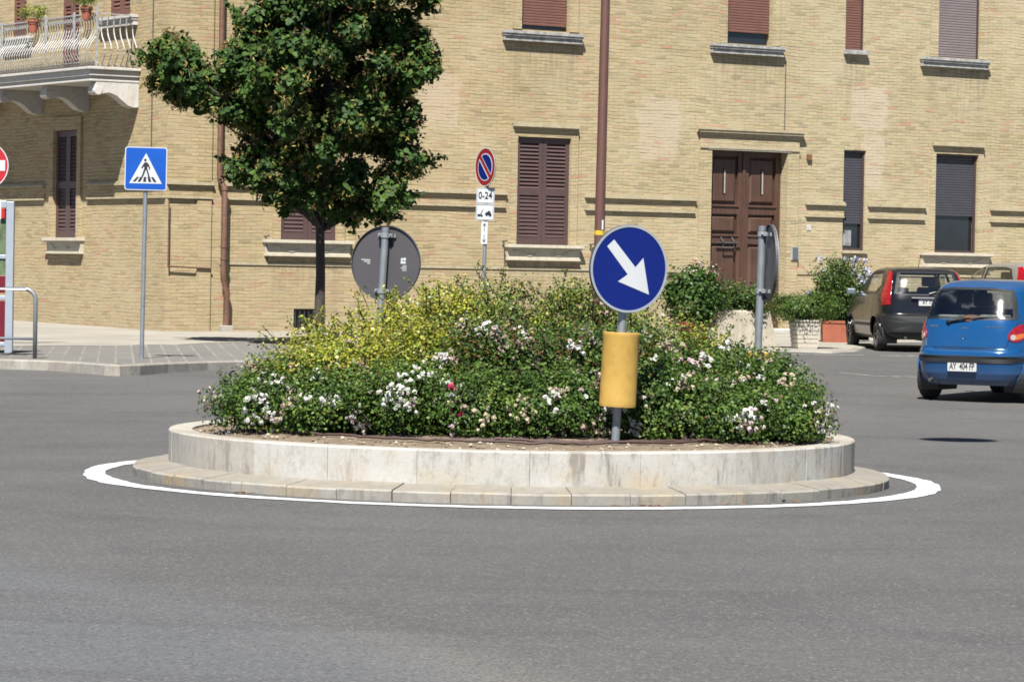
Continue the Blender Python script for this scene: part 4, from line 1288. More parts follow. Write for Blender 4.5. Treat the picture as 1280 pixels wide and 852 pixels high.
w = surround(MM, u2, .2, hood=False); roller(MM, u2, w, 'roller_brown', gap=.09); wglass(MM, u2, w, y=.13); sill(MM, fs_(632, 45, .15)[0], fs_(731, 50, .15)[0], u2[2] - .04, w, 'grey')
w = surround(MM, u3, .2, hood=False); roller(MM, u3, w, 'roller_brown', gap=.24); wglass(MM, u3, w, y=.13); sill(MM, fs_(892, 60, .15)[0], fs_(983, 65, .15)[0], u3[2] - .02, w, 'grey')
mb = MB(); mb.M = MM; mb.box((u4[0] - .05, -.11, u4[2] - .09), (u4[1] + .07, -.001, u4[2] - .001)); w = bpart(mb, 'window_ledge', 'sill_grey'); roller(MM, u4, w, 'roller_brown'); wframe(MM, u4, w, y=.03, w=.02)
w = surround(MM, u5, .2, hood=False); roller(MM, u5, w, 'roller_grey'); sill(MM, fs_(1155, 75, .15)[0], fs_(1239, 80, .15)[0], u5[2] - .02, w, 'grey'); wframe(MM, u5, w, y=.03, w=.02)
w = surround(MM, u6, .2, hood=False); roller(MM, u6, w, 'roller_brown'); sill(MM, u6[0] - .3, u6[1] + .3, u6[2] - .02, w, 'grey')
# vent grille
mb = MB(); mb.M = MM; mb.box((vent[0], .1, vent[2]), (vent[1], .11, vent[3])); w = bpart(mb, 'cellar_vent', 'black')
mb = MB(); mb.M = MM
for k in range(6): s_ = vent[0] + (vent[1] - vent[0]) * (k + .5) / 6; mb.tube([(s_, .03, vent[2]), (s_, .03, vent[3])], .009, 5)
mb.build('grille', 'iron', w)

# main door
m, nt, out = newmat('door_wood')
h = NT(nt); c = h.coord()
g = h.noise(h.mapping(c, (14, 14, 1.2)), 1.5, 5, .6)
cc = h.mix(h.ramp(g, .3, .7), (.052, .022, .013), (.115, .05, .028))
cc = h.mix(h.ramp(h.noise(c, 2, 3), .45, .7, 0, .4), cc, (.14, .075, .05))
h.pbsdf(out, cc, .6, 0, h.bump(g, .3, .004))
s0, s1, z0, z1 = dr
w = surround(MM, dr, .30, hood=False, t=.05)
w.name = 'door_surround'
mb = MB(); mb.M = MM
zt_ = z1 + .30 * 1.5 - .1
mb.box((s0 - .36, -.12, zt_), (s1 + .36, -.051, zt_ + .05)); mb.box((s0 - .40, -.14, zt_ + .05), (s1 + .40, -.051, zt_ + .10)); mb.box((s0 - .33, -.08, zt_ - .05), (s1 + .33, -.051, zt_))
mb.box((s0 - .31, -.075, zt_ - .32), (s1 + .31, -.051, zt_ - .29))
mb.build('hood', 'course_brick', w)
mb = MB(); mb.M = MM
mb.box((s0 - .10, -.065, z1 + .002), (s1 + .08, -.051, z1 + .07)); mb.build('lintel_moulding', 'building_stone', w)
mb = MB(); mb.M = MM; yb = .20
mb.box((s0 + .002, yb + .03, z0), (s1 - .002, yb + .05, z1 - .002)); dfr = bpart(mb, 'door', 'door_wood')
sm_ = (s0 + s1) / 2
def pix_z(py): return fs_(930, py)[1]
levels = [(pix_z(256), pix_z(194) - .02), (pix_z(293), pix_z(268)), (z0 + .10, pix_z(305))]
for (a, b_) in ((s0 + .01, sm_ - .01), (sm_ + .01, s1 - .01)):
    mb = MB(); mb.M = MM
    st_ = .13
    mb.box((a, yb - .03, z0), (a + st_, yb + .028, z1 - .005)); mb.box((b_ - st_, yb - .03, z0), (b_, yb + .028, z1 - .005))
    prev = z1 - .005
    for (q0, q1) in levels:
        mb.box((a + st_, yb - .0295, q1), (b_ - st_, yb + .028, prev)); prev = q0
        # ledge mouldings
        mb.box((a + st_ - .02, yb - .055, q0 - .045), (b_ - st_ + .02, yb - .0296, q0 - .012))
        # raised panel
        x0, x1 = a + st_ + .03, b_ - st_ - .03
        if q1 - q0 > .35:
            e = .05
            mb.add([(x0, yb + .02, q0 + .03), (x1, yb + .02, q0 + .03), (x1, yb + .02, q1 - .03), (x0, yb + .02, q1 - .03), (x0 + e, yb - .015, q0 + .03 + e), (x1 - e, yb - .015, q0 + .03 + e), (x1 - e, yb - .015, q1 - .03 - e), (x0 + e, yb - .015, q1 - .03 - e)],
                   [(0, 1, 5, 4), (1, 2, 6, 5), (2, 3, 7, 6), (3, 0, 4, 7), (4, 5, 6, 7)])
    mb.box((a + st_, yb - .0295, z0), (b_ - st_, yb + .028, z0 + .10))
    mb.build('door_leaf', 'door_wood', dfr, bevel=.006)
    xm = (a + b_) / 2
    mb = MB(); mb.M = MM; mb.box((xm - .04, yb - .022, pix_z(243)), (xm + .03, yb - .0155, pix_z(210))); mb.build('slot', 'black', dfr)
    mb = MB(); mb.M = MM; mb.box((xm - .005, yb - .03, pix_z(242)), (xm + .022, yb - .0225, pix_z(213))); mb.build('letter_slot', 'concrete_planter', dfr)
mb = MB(); mb.M = MM; mb.box((sm_ - .035, yb - .06, z0), (sm_ + .035, yb - .0305, z1 - .01)); mb.build('centre_strip', 'door_wood', dfr, bevel=.006)
xh = s0 + .55
mb = MB(); mb.M = MM
zh = pix_z(304)
mb.tube([(xh - .3, yb - .09, zh), (xh + .3, yb - .09, zh)], .018, 8)
for q in (-.14, .14): mb.tube([(xh + q, yb - .03, zh + .12), (xh + q, yb - .12, zh + .02), (xh + q, yb - .11, zh - .1)], .018, 6)
mb.tube([(xh - .14, yb - .11, zh - .1), (xh + .14, yb - .11, zh - .1)], .016, 6)
mb.build('iron_bar', 'iron', dfr)
# doorstep
mb = MB(); mb.M = MM; mb.box((s0 - .12, -.85, hp(65) - .1), (s1 + .30, .25, hp(66) + .055)); bpart(mb, 'doorstep', 'plaster_white', bevel=.01)
# intercom, small box, downpipes, thin cable
a = rect(fs_, 986.5, 308, 995.5, 325); mb = MB(); mb.M = MM; mb.box((a[0], -.075, a[2]), (a[1], -.001, a[3])); ic = bpart(mb, 'intercom_panel', 'building_stone')
mb = MB(); mb.M = MM; mb.box((a[0] + .03, -.085, a[2] + .02), (a[1] - .02, -.0755, a[3] - .02)); mb.build('button_plate', 'intercom', ic)
a = rect(fs_, 1008, 193, 1013, 200); mb = MB(); mb.M = MM; mb.box((a[0], -.06, a[2]), (a[1], -.001, a[3])); bpart(mb, 'junction_box', 'box_brown')
a = rect(fs_, 1008, 280, 1013, 288); mb = MB(); mb.M = MM; mb.box((a[0], -.012, a[2]), (a[1], -.001, a[3])); bpart(mb, 'house_number_tile', 'plaster_white')
sx_ = fs_(981.5, 100)[0]
mb = MB(); mb.M = MM; mb.tube([(sx_, -.012, pix_z(165)), (sx_, -.012, pix_z(76))], .009, 6); bpart(mb, 'thin_cable', 'iron')
sx_ = fs_(209.5, 100)[0]
mb = MB(); mb.M = ML; sl = fl_(191, 100)[0]; mb.tube([(sl, -.012, zc_ + .08), (sl, -.012, HT)], .010, 6); bpart(mb, 'thin_cable', 'iron')
mb = MB(); mb.M = MM
sa = fs_(275, 100)[0]; zt0, zt1 = fs_(272, 228)[1], fs_(278, 345)[1]
sb_ = fs_(274.5, 300)[0]; sc_ = fs_(279, 390)[0]
mb.tube([(sa - .03, -.10, HT), (sa - .03, -.10, zt0 + .15)], .052, 14)
mb.tube([(sa - .03, -.10, zt0 + .2), (sa - .02, -.10, zt0 + .05), (sb_, -.17, zt0 - .1), (sb_, -.17, zt1 + .1), (sb_ + .01, -.16, zt1 - .05), (sc_, -.13, zt1 - .3), (sc_, -.12, hp(59) + .12)], [.052, .054, .056, .056, .058, .060, .060], 14)
for z_ in (zt0 - .15, zt1 + .3, zt0 - 1.2): mb.lathe([(.057, 0), (.067, 0), (.067, .04), (.057, .04)], 14, 0, (sb_, -.17, z_))
for z_ in (5.3, 6.6, 8.0): mb.lathe([(.055, 0), (.062, 0), (.062, .035), (.055, .035)], 14, 0, (sa - .03, -.1, z_))
bpart(mb, 'downpipe', 'pipe_brown', smooth=True, auto=45)
mb = MB(); mb.M = MM; mb.box((sc_ - .1, -.22, hp(59) - .05), (sc_ + .1, -.002, hp(59) + .12)); bpart(mb, 'downpipe_foot', 'building_stone', bevel=.01)
# thin pipe along the corner at knee height
zt_ = fs_(230, 335)[1]
mb = MB(); mb.M = MM; mb.tube([(.02, -.07, zt_ + .03), (sp1, -.07, zt_)], .016, 7); mb.tube([(.02, -.07, zt_), (.02, -.07, zc_ - .3)], .014, 7); bpart(mb, 'thin_cable', 'pipe_brown')
# plinth ledge
mb = MB(); mb.M = MM; zp = fs_(600, 336)[1]; 
segs = [(sp1 + .2, dr[0] - .3), (dr[1] + .3, S_END)]
for (a, b_) in segs: mb.box((a, -.02, zp), (b_, .01, zp + .05))
bpart(mb, 'plinth_ledge', 'course_brick')

# left facade parts
w = surround(ML, lg, .17, hood=False, mat='brick_side', t=.05); shutters(ML, lg, w); a = rect(fl_, 56, 297, 100, 302, .1)
sill(ML, a[0], a[1], lg[2], w, 'cream')
for op in (ld1, ld2, lw):
    w = surround(ML, op, .14, hood=False, mat='brick_side'); 
    shutters(ML, op, w, 'roller_brown')
    if op is not ld2: sill(ML, op[0] - .28, op[1] + .28, op[2], w, 'light')
# balcony
ext = fl_(175, 90)[0]                       # right end of the balcony
PRJ = 1.02
zs1 = plane_pix(112, 83, NL, PRJ).z; zs0 = plane_pix(112, 101, NL, PRJ).z
BL = -16.0
mb = MB(); mb.M = ML
mb.box((BL, -PRJ, zs0 + .10), (ext, -.001, zs1 - .05))
mb.box((BL - .03, -PRJ - .05, zs1 - .05), (ext + .05, -.001, zs1))
mb.box((BL, -PRJ + .05, zs0 + .04), (ext - .05, -.001, zs0 + .10)); mb.box((BL, -PRJ + .02, zs0), (ext - .02, -.001, zs0 + .04))
bal = bpart(mb, 'balcony', 'balcony_stone', bevel=.008)
# scroll corbels: profile in (out, z)
hC = .46
prof = [(0, 0), (0, -hC * .98), (.10, -hC), (.22, -hC * .93), (.33, -hC * .75), (.46, -hC * .55), (.58, -hC * .45), (.68, -hC * .46), (.76, -hC * .52), (.84, -hC * .50), (.90, -hC * .38), (.90, -hC * .2), (.86, 0)]
s_ = ext - .16
kC = 0
while s_ > BL + .5:
    mb = MB(); mb.M = ML @ Matrix.Translation((s_, 0, zs0)) @ Matrix(((0, 1, 0, 0), (-1, 0, 0, 0), (0, 0, 1, 0), (0, 0, 0, 1)))
    mb.prism(prof, -.13, .13)
    mb.tube([(.83, -.145, -hC * .36), (.83, .145, -hC * .36)], .085, 14)
    mb.build('corbel', 'balcony_stone', bal, bevel=.008)
    s_ -= 2.12
# railing: bellied balusters, rails and scroll friezes
zr = plane_pix(112, 13, NL, PRJ).z
HR = zr - zs1
def baluster(mb, s, out, hh, dx, dy, r=.011):
    """bellied bar; (dx,dy) = outward horizontal direction in local coordinates"""
    pts = []
    for k in range(13):
        t = k / 12
        b_ = .16 * math.sin(math.pi * min(1, t / .62)) ** 1.3 * (1 if t < .62 else 0) - .035 * math.sin(math.pi * max(0, (t - .62) / .38))
        pts.append((s + dx * b_, out + dy * b_, zs1 + .03 + t * hh))
    mb.tube(pts, r, 5, cap=False)
mb = MB(); mb.M = ML
s = ext - .05; k = 0
while s > -9.0:
    baluster(mb, s, -PRJ + .16, HR - .12, 0, -1)
    s -= .115
nE = 6
for k in range(1, nE + 1): baluster(mb, ext - .12, -PRJ + .16 + (PRJ - .25) * k / nE, HR - .12, 1, 0, .014)
yo = -PRJ + .16
mb.box((-9.2, yo - .02, zs1 + HR - .05), (ext - .03, yo + .02, zs1 + HR - .03)); mb.box((-9.2, yo - .015, zs1 + HR - .16), (ext - .03, yo + .015, zs1 + HR - .145))
mb.box((-9.2, yo - .015, zs1 + .03), (ext - .05, yo + .015, zs1 + .045)); mb.box((-9.2, yo - .05, zs1 + .10), (ext - .05, yo - .03, zs1 + .112))
mb.box((ext - .135, yo, zs1 + HR - .05), (ext - .105, -.01, zs1 + HR - .03)); mb.box((ext - .135, yo, zs1 + .03), (ext - .105, -.01, zs1 + .045))
s = ext - .1
while s > -9.0:
    mb.M = ML @ Matrix.Translation((s, yo, zs1 + HR - .098)) @ Matrix.Rotation(R(90), 4, 'X')
    mb.lathe([(.036, -.006), (.044, -.006), (.044, .006), (.036, .006)], 8)
    mb.M = ML @ Matrix.Translation((s, yo - .03, zs1 + .075)) @ Matrix.Rotation(R(90), 4, 'X')
    mb.lathe([(.030, -.006), (.038, -.006), (.038, .006), (.030, .006)], 8)
    s -= .115
mb.M = ML
mb.box((ext - .05, yo - .03, zs1), (ext - .02, yo, zs1 + HR + .1))
mb.build('railing', 'rail_light', bal)
# small posts
mb = MB(); mb.M = ML
for px in (5, 60, 95): s = fl_(px, 20, PRJ - .16)[0]; mb.box((s - .03, yo - .05, zs1 + HR * .35), (s + .03, yo - .025, zs1 + HR + .02))
mb.build('rail_post', 'rail_light', bal)

# hanging pots on the railing
def leaf_blob(parent, c, rad, n, size, mats, pr, name='foliage', wide=.34, squash_low=True, fold=.12, clumps=30, spread=.22):
    rad = np.array(rad); CC = sph(clumps) * rad * RNG.uniform(.55, 1, (clumps, 1))
    idx = RNG.integers(0, clumps, n)
    P = CC[idx] + RNG.normal(size=(n, 3)) * rad * spread
    N = P / rad; N = N / (np.linalg.norm(N, axis=1, keepdims=True) + 1e-6) + RNG.normal(size=(n, 3)) * .6 + np.array([0, 0, .3])
    P = P + np.array(c)
    return leafmesh(name, P, N, RNG.uniform(.7, 1.25, n) * size, RNG.choice(len(mats), n, p=pr), mats, parent, wide=wide, fold=fold)
for (px, py, lb) in ((41.5, 33, 'terracotta pot with pale green leaves hung on the railing, left one'), (108, 17, 'terracotta pot with grassy leaves hung at the balcony corner')):
    p = plane_pix(px, py, NL, PRJ - .02)
    o = empty('flower_pot', tuple(p)); tag(o, lb, 'flower pot', 'pots hung on the balcony railing')
    mb = MB(); mb.lathe([(.001, -.12), (.075, -.12), (.10, .08), (.115, .08), (.115, .12), (.10, .12), (.09, .09), (.001, .09)], 20); mb.build('pot', 'terracotta', o, smooth=True, auto=40)
    mb = MB(); mb.lathe([(.118, .06), (.122, .06), (.122, .07), (.118, .07)], 20); mb.tube([(.1, 0, .065), (.04, .14, .12)], .006, 5); mb.tube([(-.1, 0, .065), (-.04, .14, .12)], .006, 5); mb.build('pot_holder', 'iron', o)
    leaf_blob(o, (0, 0, .26), (.24, .2, .16), 900, .045, ['yellow_leaf_green', 'yellow_leaf', 'rose_light'], [.5, .2, .3], 'foliage', .22)

# ================================================================== TREE
YT = 52.3
tb = at(399, 400, YT); 
o = empty('linden_tree', (tb.x, YT, hp(YT)))
tag(o, 'dark green linden tree with a slim trunk on the pavement, crown cut by the top', 'tree')
T0 = Vector((tb.x, YT, hp(YT)))
poly = [(172, 62), (198, 52), (222, 22), (243, 32), (262, 75), (285, 42), (300, 0), (312, -100), (345, -190), (420, -240), (490, -190), (545, -90), (556, 5), (540, 40), (556, 80), (528, 115), (536, 150), (516, 172), (546, 203), (512, 232), (530, 262), (500, 280), (450, 286), (400, 280), (350, 277), (310, 258), (280, 222), (278, 205), (300, 188), (290, 165), (262, 143), (235, 143), (200, 126), (172, 108), (185, 88)]
def inside(x, y, P=poly):
    c_ = False; j = len(P) - 1
    for i in range(len(P)):
        if (P[i][1] > y) != (P[j][1] > y) and x < (P[j][0] - P[i][0]) * (y - P[i][1]) / (P[j][1] - P[i][1]) + P[i][0]: c_ = not c_
        j = i
    return c_
def edged(x, y, P=poly):
    b_ = 1e9
    for i in range(len(P)):
        x0, y0 = P[i]; x1, y1 = P[(i + 1) % len(P)]
        L2 = (x1 - x0) ** 2 + (y1 - y0) ** 2; t = max(0, min(1, ((x - x0) * (x1 - x0) + (y - y0) * (y1 - y0)) / L2))
        b_ = min(b_, math.hypot(x - x0 - t * (x1 - x0), y - y0 - t * (y1 - y0)))
    return b_
PXM = F / YT
cl = []
tries = 0
while len(cl) < 560 and tries < 40000:
    tries += 1
    x = random.uniform(165, 560); y = random.uniform(-245, 290)
    if not inside(x, y): continue
    d = edged(x, y)
    r = random.uniform(12, 25) if d > 16 else random.uniform(6, 13)
    if d < r * .8: continue
    tmax = min(2.1, .25 + (d / PXM) * 1.4)
    yy = random.choice([-1, 1]) * tmax * random.uniform(.25, 1) if random.random() < .85 else random.uniform(-tmax, tmax)
    P3 = at(x, y, YT)
    cl.append((P3.x - T0.x, yy, P3.z - T0.z, r / PXM))
# branches
mb = MB()
zc0 = at(400, 285, YT).z - T0.z
mb.tube([(-.02, 0, -.1), (0, 0, .3), (.01, 0, zc0 * .6), (-.01, 0, zc0), (.03, .03, zc0 + 1.2), (.1, 0, zc0 + 2.6), (.12, 0, zc0 + 4.2)], [.115, .092, .078, .072, .062, .045, .02], 14)
mb.build('trunk', 'bark', o, smooth=True)
mb = MB()
for (cx, cy, cz, r) in cl[::6]:
    z0 = min(zc0 + 3.6, max(zc0 - .05, cz - .75 * math.hypot(cx, cy) - .15))
    m_ = Vector((cx * .5, cy * .5, (z0 + cz) / 2 + .12))
    mb.tube([(.02, 0, z0), tuple(m_), (cx, cy, cz)], [.03, .018, .006], 6)
mb.build('limbs', 'bark', o, smooth=True)
PP = []; NN = []; SS = []; MI = []; BP = []; BN = []; BS = []; BI = []
for (cx, cy, cz, r) in cl:
    n = int(80 * (r / .22) ** 2) + 22
    u = sph(n); rr_ = r * RNG.uniform(.35, 1.12, (n, 1))
    p = u * rr_ * np.array([1, 1, .85]) + np.array([cx, cy, cz])
    PP.append(p); NN.append(u * np.array([.7, .7, .5]) + RNG.normal(size=(n, 3)) * .45 + np.array([0, -.15, .55])); SS.append(RNG.uniform(.06, .115, n))
    base_i = random.choices([0, 1, 2], [.5, .42, .08])[0]
    mi = np.where(RNG.random(n) < .5, base_i, RNG.choice(3, n, p=[.42, .45, .13])); MI.append(mi)
    k = random.choice([0, 1, 6, 14, 24]) + 1
    u = sph(k); pc_ = u * r * RNG.uniform(.95, 1.25, (k, 1)) + np.array([cx, cy, cz - .01])
    p = np.repeat(pc_, 5, axis=0) + RNG.normal(size=(k * 5, 3)) * np.array([.025, .025, .03])
    BP.append(p); BN.append(RNG.normal(size=(k * 5, 3)) * np.array([1, 1, .5])); BS.append(RNG.uniform(.05, .10, k * 5)); BI.append(np.repeat(RNG.choice(2, k, p=[.75, .25]), 5))
    # loose sprigs sticking out of the outline
    if random.random() < .5:
        d = Vector((cx, cy * .6, random.uniform(-.5, 1.2))).normalized() + Vector((random.uniform(-.5, .5), random.uniform(-.5, .5), random.uniform(-.4, .6))); d.normalize()
        L_ = random.uniform(.15, .38)
        q = np.array([(cx, cy, cz)]) + np.array(d)[None, :] * (r * .7 + L_ * RNG.random((26, 1))) + RNG.normal(size=(26, 3)) * .035
        PP.append(q); NN.append(RNG.normal(size=(26, 3)) * .6 + np.array([0, -.2, .5])); SS.append(RNG.uniform(.045, .09, 26)); MI.append(RNG.choice(3, 26, p=[.35, .45, .2]))
leafmesh('crown', np.vstack(PP), np.vstack(NN), np.concatenate(SS), np.concatenate(MI), ['tree_leaf_dark', 'tree_leaf_mid', 'tree_leaf_light'], o, wide=.52, fold=.14, lobes=True)
leafmesh('seed_bracts', np.vstack(BP), np.vstack(BN), np.concatenate(BS), np.concatenate(BI), ['tree_bract', 'tree_bract_brown'], o, wide=.14, fold=.05)

# ================================================================== PLANTERS BY THE DOOR
GP = 'potted plants by the door'
def pot_plant(name, px, py, Y, pot, label, cat='potted plant'):
    p = at(px, py, Y)
    o = empty(name, (p.x, Y, hp(Y))); tag(o, label, cat, GP)
    return o, F / Y
# ribbed white planter with low conifer
Yp = 55.6
o, k = pot_plant('planter_shrub', 1005.5, 437, Yp, None, 'ribbed white planter with a wide low dark green bush')
mb = MB()
wt, wb, hh = .225, .175, .50
nrib = 6
prof = []
for i in range(nrib):
    za = .03 + (hh - .06) * i / nrib; zb2 = .03 + (hh - .06) * (i + .82) / nrib
    wa = wb + (wt - wb) * za / hh; wb2_ = wb + (wt - wb) * zb2 / hh
    prof += [(wa, za), (wb2_, zb2), (wb2_ - .014, zb2 + .003), (wb2_ - .012, .03 + (hh - .06) * (i + 1) / nrib - .001)]
prof = [(wb - .03, 0), (wb - .005, .001)] + prof + [(wt + .012, hh - .03), (wt + .012, hh), (wt - .03, hh), (wt - .03, hh - .05)]
def sqlathe(mb, prof, mi=0, kx=1, ky=1):
    vs = []; fs = []
    for r, z in prof:
        vs += [(r * kx, r * ky, z), (-r * kx, r * ky, z), (-r * kx, -r * ky, z), (r * kx, -r * ky, z)]
    for i in range(len(prof) - 1):
        for j in range(4): fs.append((i * 4 + j, i * 4 + (j + 1) % 4, (i + 1) * 4 + (j + 1) % 4, (i + 1) * 4 + j))
    mb.add(vs, fs, mi)
mb.M = Matrix.Rotation(R(14), 4, 'Z')
sqlathe(mb, prof)
mb.build('pot', 'ribbed_planter', o)
mb = MB(); mb.M = Matrix.Rotation(R(14), 4, 'Z'); mb.box((-wt + .03, -wt + .03, hh - .08), (wt - .03, wt - .03, hh - .05)); mb.build('soil_fill', 'potting_soil', o)
mb = MB()
for q in range(9): a_ = q * .7; mb.tube([(0, 0, hh - .06), (.2 * math.cos(a_), .15 * math.sin(a_), hh + .12), (.42 * math.cos(a_), .3 * math.sin(a_), hh + .22)], [.012, .009, .004], 5)
mb.build('stems', 'stem', o)
leaf_blob(o, (.0, 0, hh + .2), (.52, .40, .25), 9000, .045, ['rose_dark', 'rose_mid', 'rose_light'], [.35, .45, .2], wide=.2)
# big concrete planter with a sparse climber
Yp = 57.0
o, k = pot_plant('planter_shrub', 930, 424, Yp, None, 'big tapered concrete planter with sparse leafy twigs trailing over it')
mb = MB(); mb.M = Matrix.Rotation(R(32), 4, 'Z')
sqlathe(mb, [(.42, 0), (.33, .58), (.30, .62), (.25, .62), (.25, .55)]); mb.build('pot', 'concrete_planter', o, bevel=.01)
mb = MB(); mb.M = Matrix.Rotation(R(32), 4, 'Z'); mb.box((-.25, -.25, .54), (.25, .25, .57)); mb.build('soil_fill', 'potting_soil', o)
mb = MB(); PPl = []; 
for q in range(60):
    a_ = random.uniform(0, 2 * math.pi); e = random.uniform(.35, .62); top = random.uniform(.72, 1.1)
    pts = [(0.1 * math.cos(a_), .1 * math.sin(a_), .55), (e * .6 * math.cos(a_), e * .45 * math.sin(a_), top), (e * math.cos(a_), e * .7 * math.sin(a_), top - random.uniform(-.1, .55))]
    mb.tube(pts, [.008, .005, .003], 4)
    for t in np.linspace(.2, 1, 26):
        a, b_, c_ = [Vector(v) for v in pts]; q_ = (a.lerp(b_, t)).lerp(b_.lerp(c_, t), t); PPl.append(np.array(q_) + RNG.normal(size=3) * .05)
mb.build('stems', 'stem', o)
leaf_blob(o, (-.05, -.1, .76), (.50, .36, .24), 3600, .042, ['rose_dark', 'rose_mid', 'plumbago_leaf', 'rose_rust'], [.3, .4, .2, .1], 'foliage', .3)
PPl = np.array(PPl); n = len(PPl)
PPl = np.vstack([PPl, PPl + RNG.normal(size=PPl.shape) * .05, PPl + RNG.normal(size=PPl.shape) * .06]); n = len(PPl)
leafmesh('foliage', PPl, RNG.normal(size=(n, 3)) + np.array([0, -.3, .5]), RNG.uniform(.03, .055, n), RNG.choice(4, n, p=[.3, .35, .25, .1]), ['rose_dark', 'rose_mid', 'plumbago_leaf', 'rose_rust'], o, wide=.34)
# dark green shrub with pink heads in a red pot
Yp = 53.5
o, k = pot_plant('planter_shrub', 867, 420, Yp, None, 'large round dark green shrub in a red pot, pinkish blooms on top')
mb = MB(); mb.lathe([(.001, 0), (.20, 0), (.28, .42), (.30, .42), (.30, .48), (.27, .48), (.26, .44), (.001, .44)], 28); mb.build('pot', 'red_pot', o, smooth=True, auto=40)
mb = MB()
for q in range(8): a_ = q * .8; mb.tube([(0, 0, .42), (.2 * math.cos(a_), .2 * math.sin(a_), .8), (.35 * math.cos(a_), .3 * math.sin(a_), 1.2)], [.02, .013, .005], 5)
mb.build('stems', 'stem', o)
leaf_blob(o, (0, 0, .90), (.48, .42, .48), 8500, .062, ['tree_leaf_mid', 'rose_mid', 'rose_dark'], [.35, .35, .3], wide=.38, clumps=60, spread=.18)
n = 80; u = sph(n); u[:, 2] = np.abs(u[:, 2]) * .5 + .75
leafmesh('blooms', u * np.array([.34, .3, .46]) + np.array([0.08, 0, .90]) + RNG.normal(size=(n, 3)) * .03, u + RNG.normal(size=(n, 3)) * .4, RNG.uniform(.03, .05, n), RNG.choice(2, n, p=[.5, .5]), ['petal_pink', 'petal_faded'], o, wide=.4)
# terracotta trough with plumbago
Yp = 59.5
pL, pR = at(1026.5, 420, Yp), at(1062, 420, Yp)
o = empty('planter_shrub', ((pL.x + pR.x) / 2, Yp, hp(Yp))); tag(o, 'terracotta box with a tall loose bush carrying pale blue flowers', 'potted plant', GP)
hw = (pR.x - pL.x) / 2
mb = MB(); hh = .40
sqlathe(mb, [(.96, 0), (1.0, hh - .05), (1.06, hh - .05), (1.06, hh), (.94, hh), (.94, hh - .06)], 0, hw, .22); mb.build('pot', 'terracotta', o, bevel=.008)
mb = MB(); mb.box((-hw * .93, -.2, hh - .08), (hw * .93, .2, hh - .05)); mb.build('soil_fill', 'potting_soil', o)
mb = MB(); PPl = []; FL = []
for q in range(120):
    a_ = random.uniform(0, 2 * math.pi); e = random.uniform(.1, .62); top = random.uniform(.75, 1.55)
    pts = [(random.uniform(-.2, .2), random.uniform(-.1, .1), .35), (e * .5 * math.cos(a_), e * .35 * math.sin(a_), top * .75), (e * math.cos(a_), e * .6 * math.sin(a_), top)]
    mb.tube(pts, [.008, .005, .003], 4)
    for t in np.linspace(.25, 1, 30):
        a, b_, c_ = [Vector(v) for v in pts]; q_ = (a.lerp(b_, t)).lerp(b_.lerp(c_, t), t); PPl.append(np.array(q_))
    if random.random() < .12 or pts[2][0] > .4: FL.append(np.array(pts[2]))
mb.build('stems', 'stem', o)
PPl = np.vstack([np.array(PPl) + RNG.normal(size=(len(PPl), 3)) * .05 for _ in range(4)]); n = len(PPl)
leafmesh('foliage', PPl, RNG.normal(size=(n, 3)) + np.array([0, -.3, .5]), RNG.uniform(.035, .06, n), RNG.choice(3, n, p=[.3, .45, .25]), ['rose_mid', 'plumbago_leaf', 'rose_dark'], o, wide=.3)
FP = np.vstack([f + RNG.normal(size=(16, 3)) * .032 for f in FL] + [np.array([.52, -.1, 1.16]) + RNG.normal(size=(120, 3)) * np.array([.10, .08, .07])]); n = len(FP)
leafmesh('blooms', FP, RNG.normal(size=(n, 3)) + np.array([0, -.6, .5]), RNG.uniform(.035, .055, n), RNG.choice(2, n, p=[.75, .25]), ['petal_blue', 'petal_white'], o, wide=.45)

# ================================================================== LEFT EDGE STREET FURNITURE
# galvanised hoop barrier
Yb = ground(42, 448, hp).y
pR_ = at(43.5, 448, Yb); ztop = at(30, 361, Yb).z; xr = pR_.x
o = empty('hoop_barrier', (xr, Yb, hp(Yb))); tag(o, 'galvanised tubular hoop barrier standing at the kerb', 'barrier')
hB = ztop - hp(Yb); Lb = 1.9; rb = .15
pts = [(0, 0, -.1), (0, 0, hB - rb)] + [(-rb + rb * math.cos(a_), 0, hB - rb + rb * math.sin(a_)) for a_ in np.linspace(.25, math.pi / 2, 6)] + \
      [(-Lb + rb - rb * math.sin(a_), 0, hB - rb + rb * math.cos(a_)) for a_ in np.linspace(0, math.pi / 2, 6)] + [(-Lb, 0, hB - rb), (-Lb, 0, -.1)]
mb = MB(); mb.tube(pts, .03, 12); mb.build('hoop', 'galvanised', o, smooth=True)
mb = MB(); zb2 = at(20, 423, Yb).z - hp(Yb); mb.tube([(0, 0, zb2), (-Lb, 0, zb2)], .02, 10); mb.build('cross_bar', 'galvanised', o, smooth=True)
# white framed display panel / shelter end
Ys = 46.2
pz = at(11, 432, Ys)
o = empty('notice_shelter', (pz.x, Ys, hp(Ys))); tag(o, 'white framed glazed street panel with dark red lower half, at left edge', 'street panel')
zt_ = at(11, 252, Ys).z - hp(Ys)
mb = MB()
mb.box((-.055, -.05, 0), (.055, .05, zt_)); mb.box((-1.75, -.05, 0), (-1.65, .05, zt_)); mb.box((-1.65, -.045, zt_ - .09), (-.055, .045, zt_ + .01))
for py_ in (321, 372, 430): z_ = at(5, py_, Ys).z - hp(Ys); mb.box((-1.65, -.03, z_ - .03), (-.055, .03, z_ + .03))
mb.build('frame', 'white_metal', o, bevel=.008)
za, zb2 = at(5, 280, Ys).z - hp(Ys), at(5, 319, Ys).z - hp(Ys)
mb = MB(); mb.box((-1.64, -.01, at(5, 344, Ys).z - hp(Ys)), (-.06, .01, zt_ - .1)); mb.build('poster', 'poster_green', o)
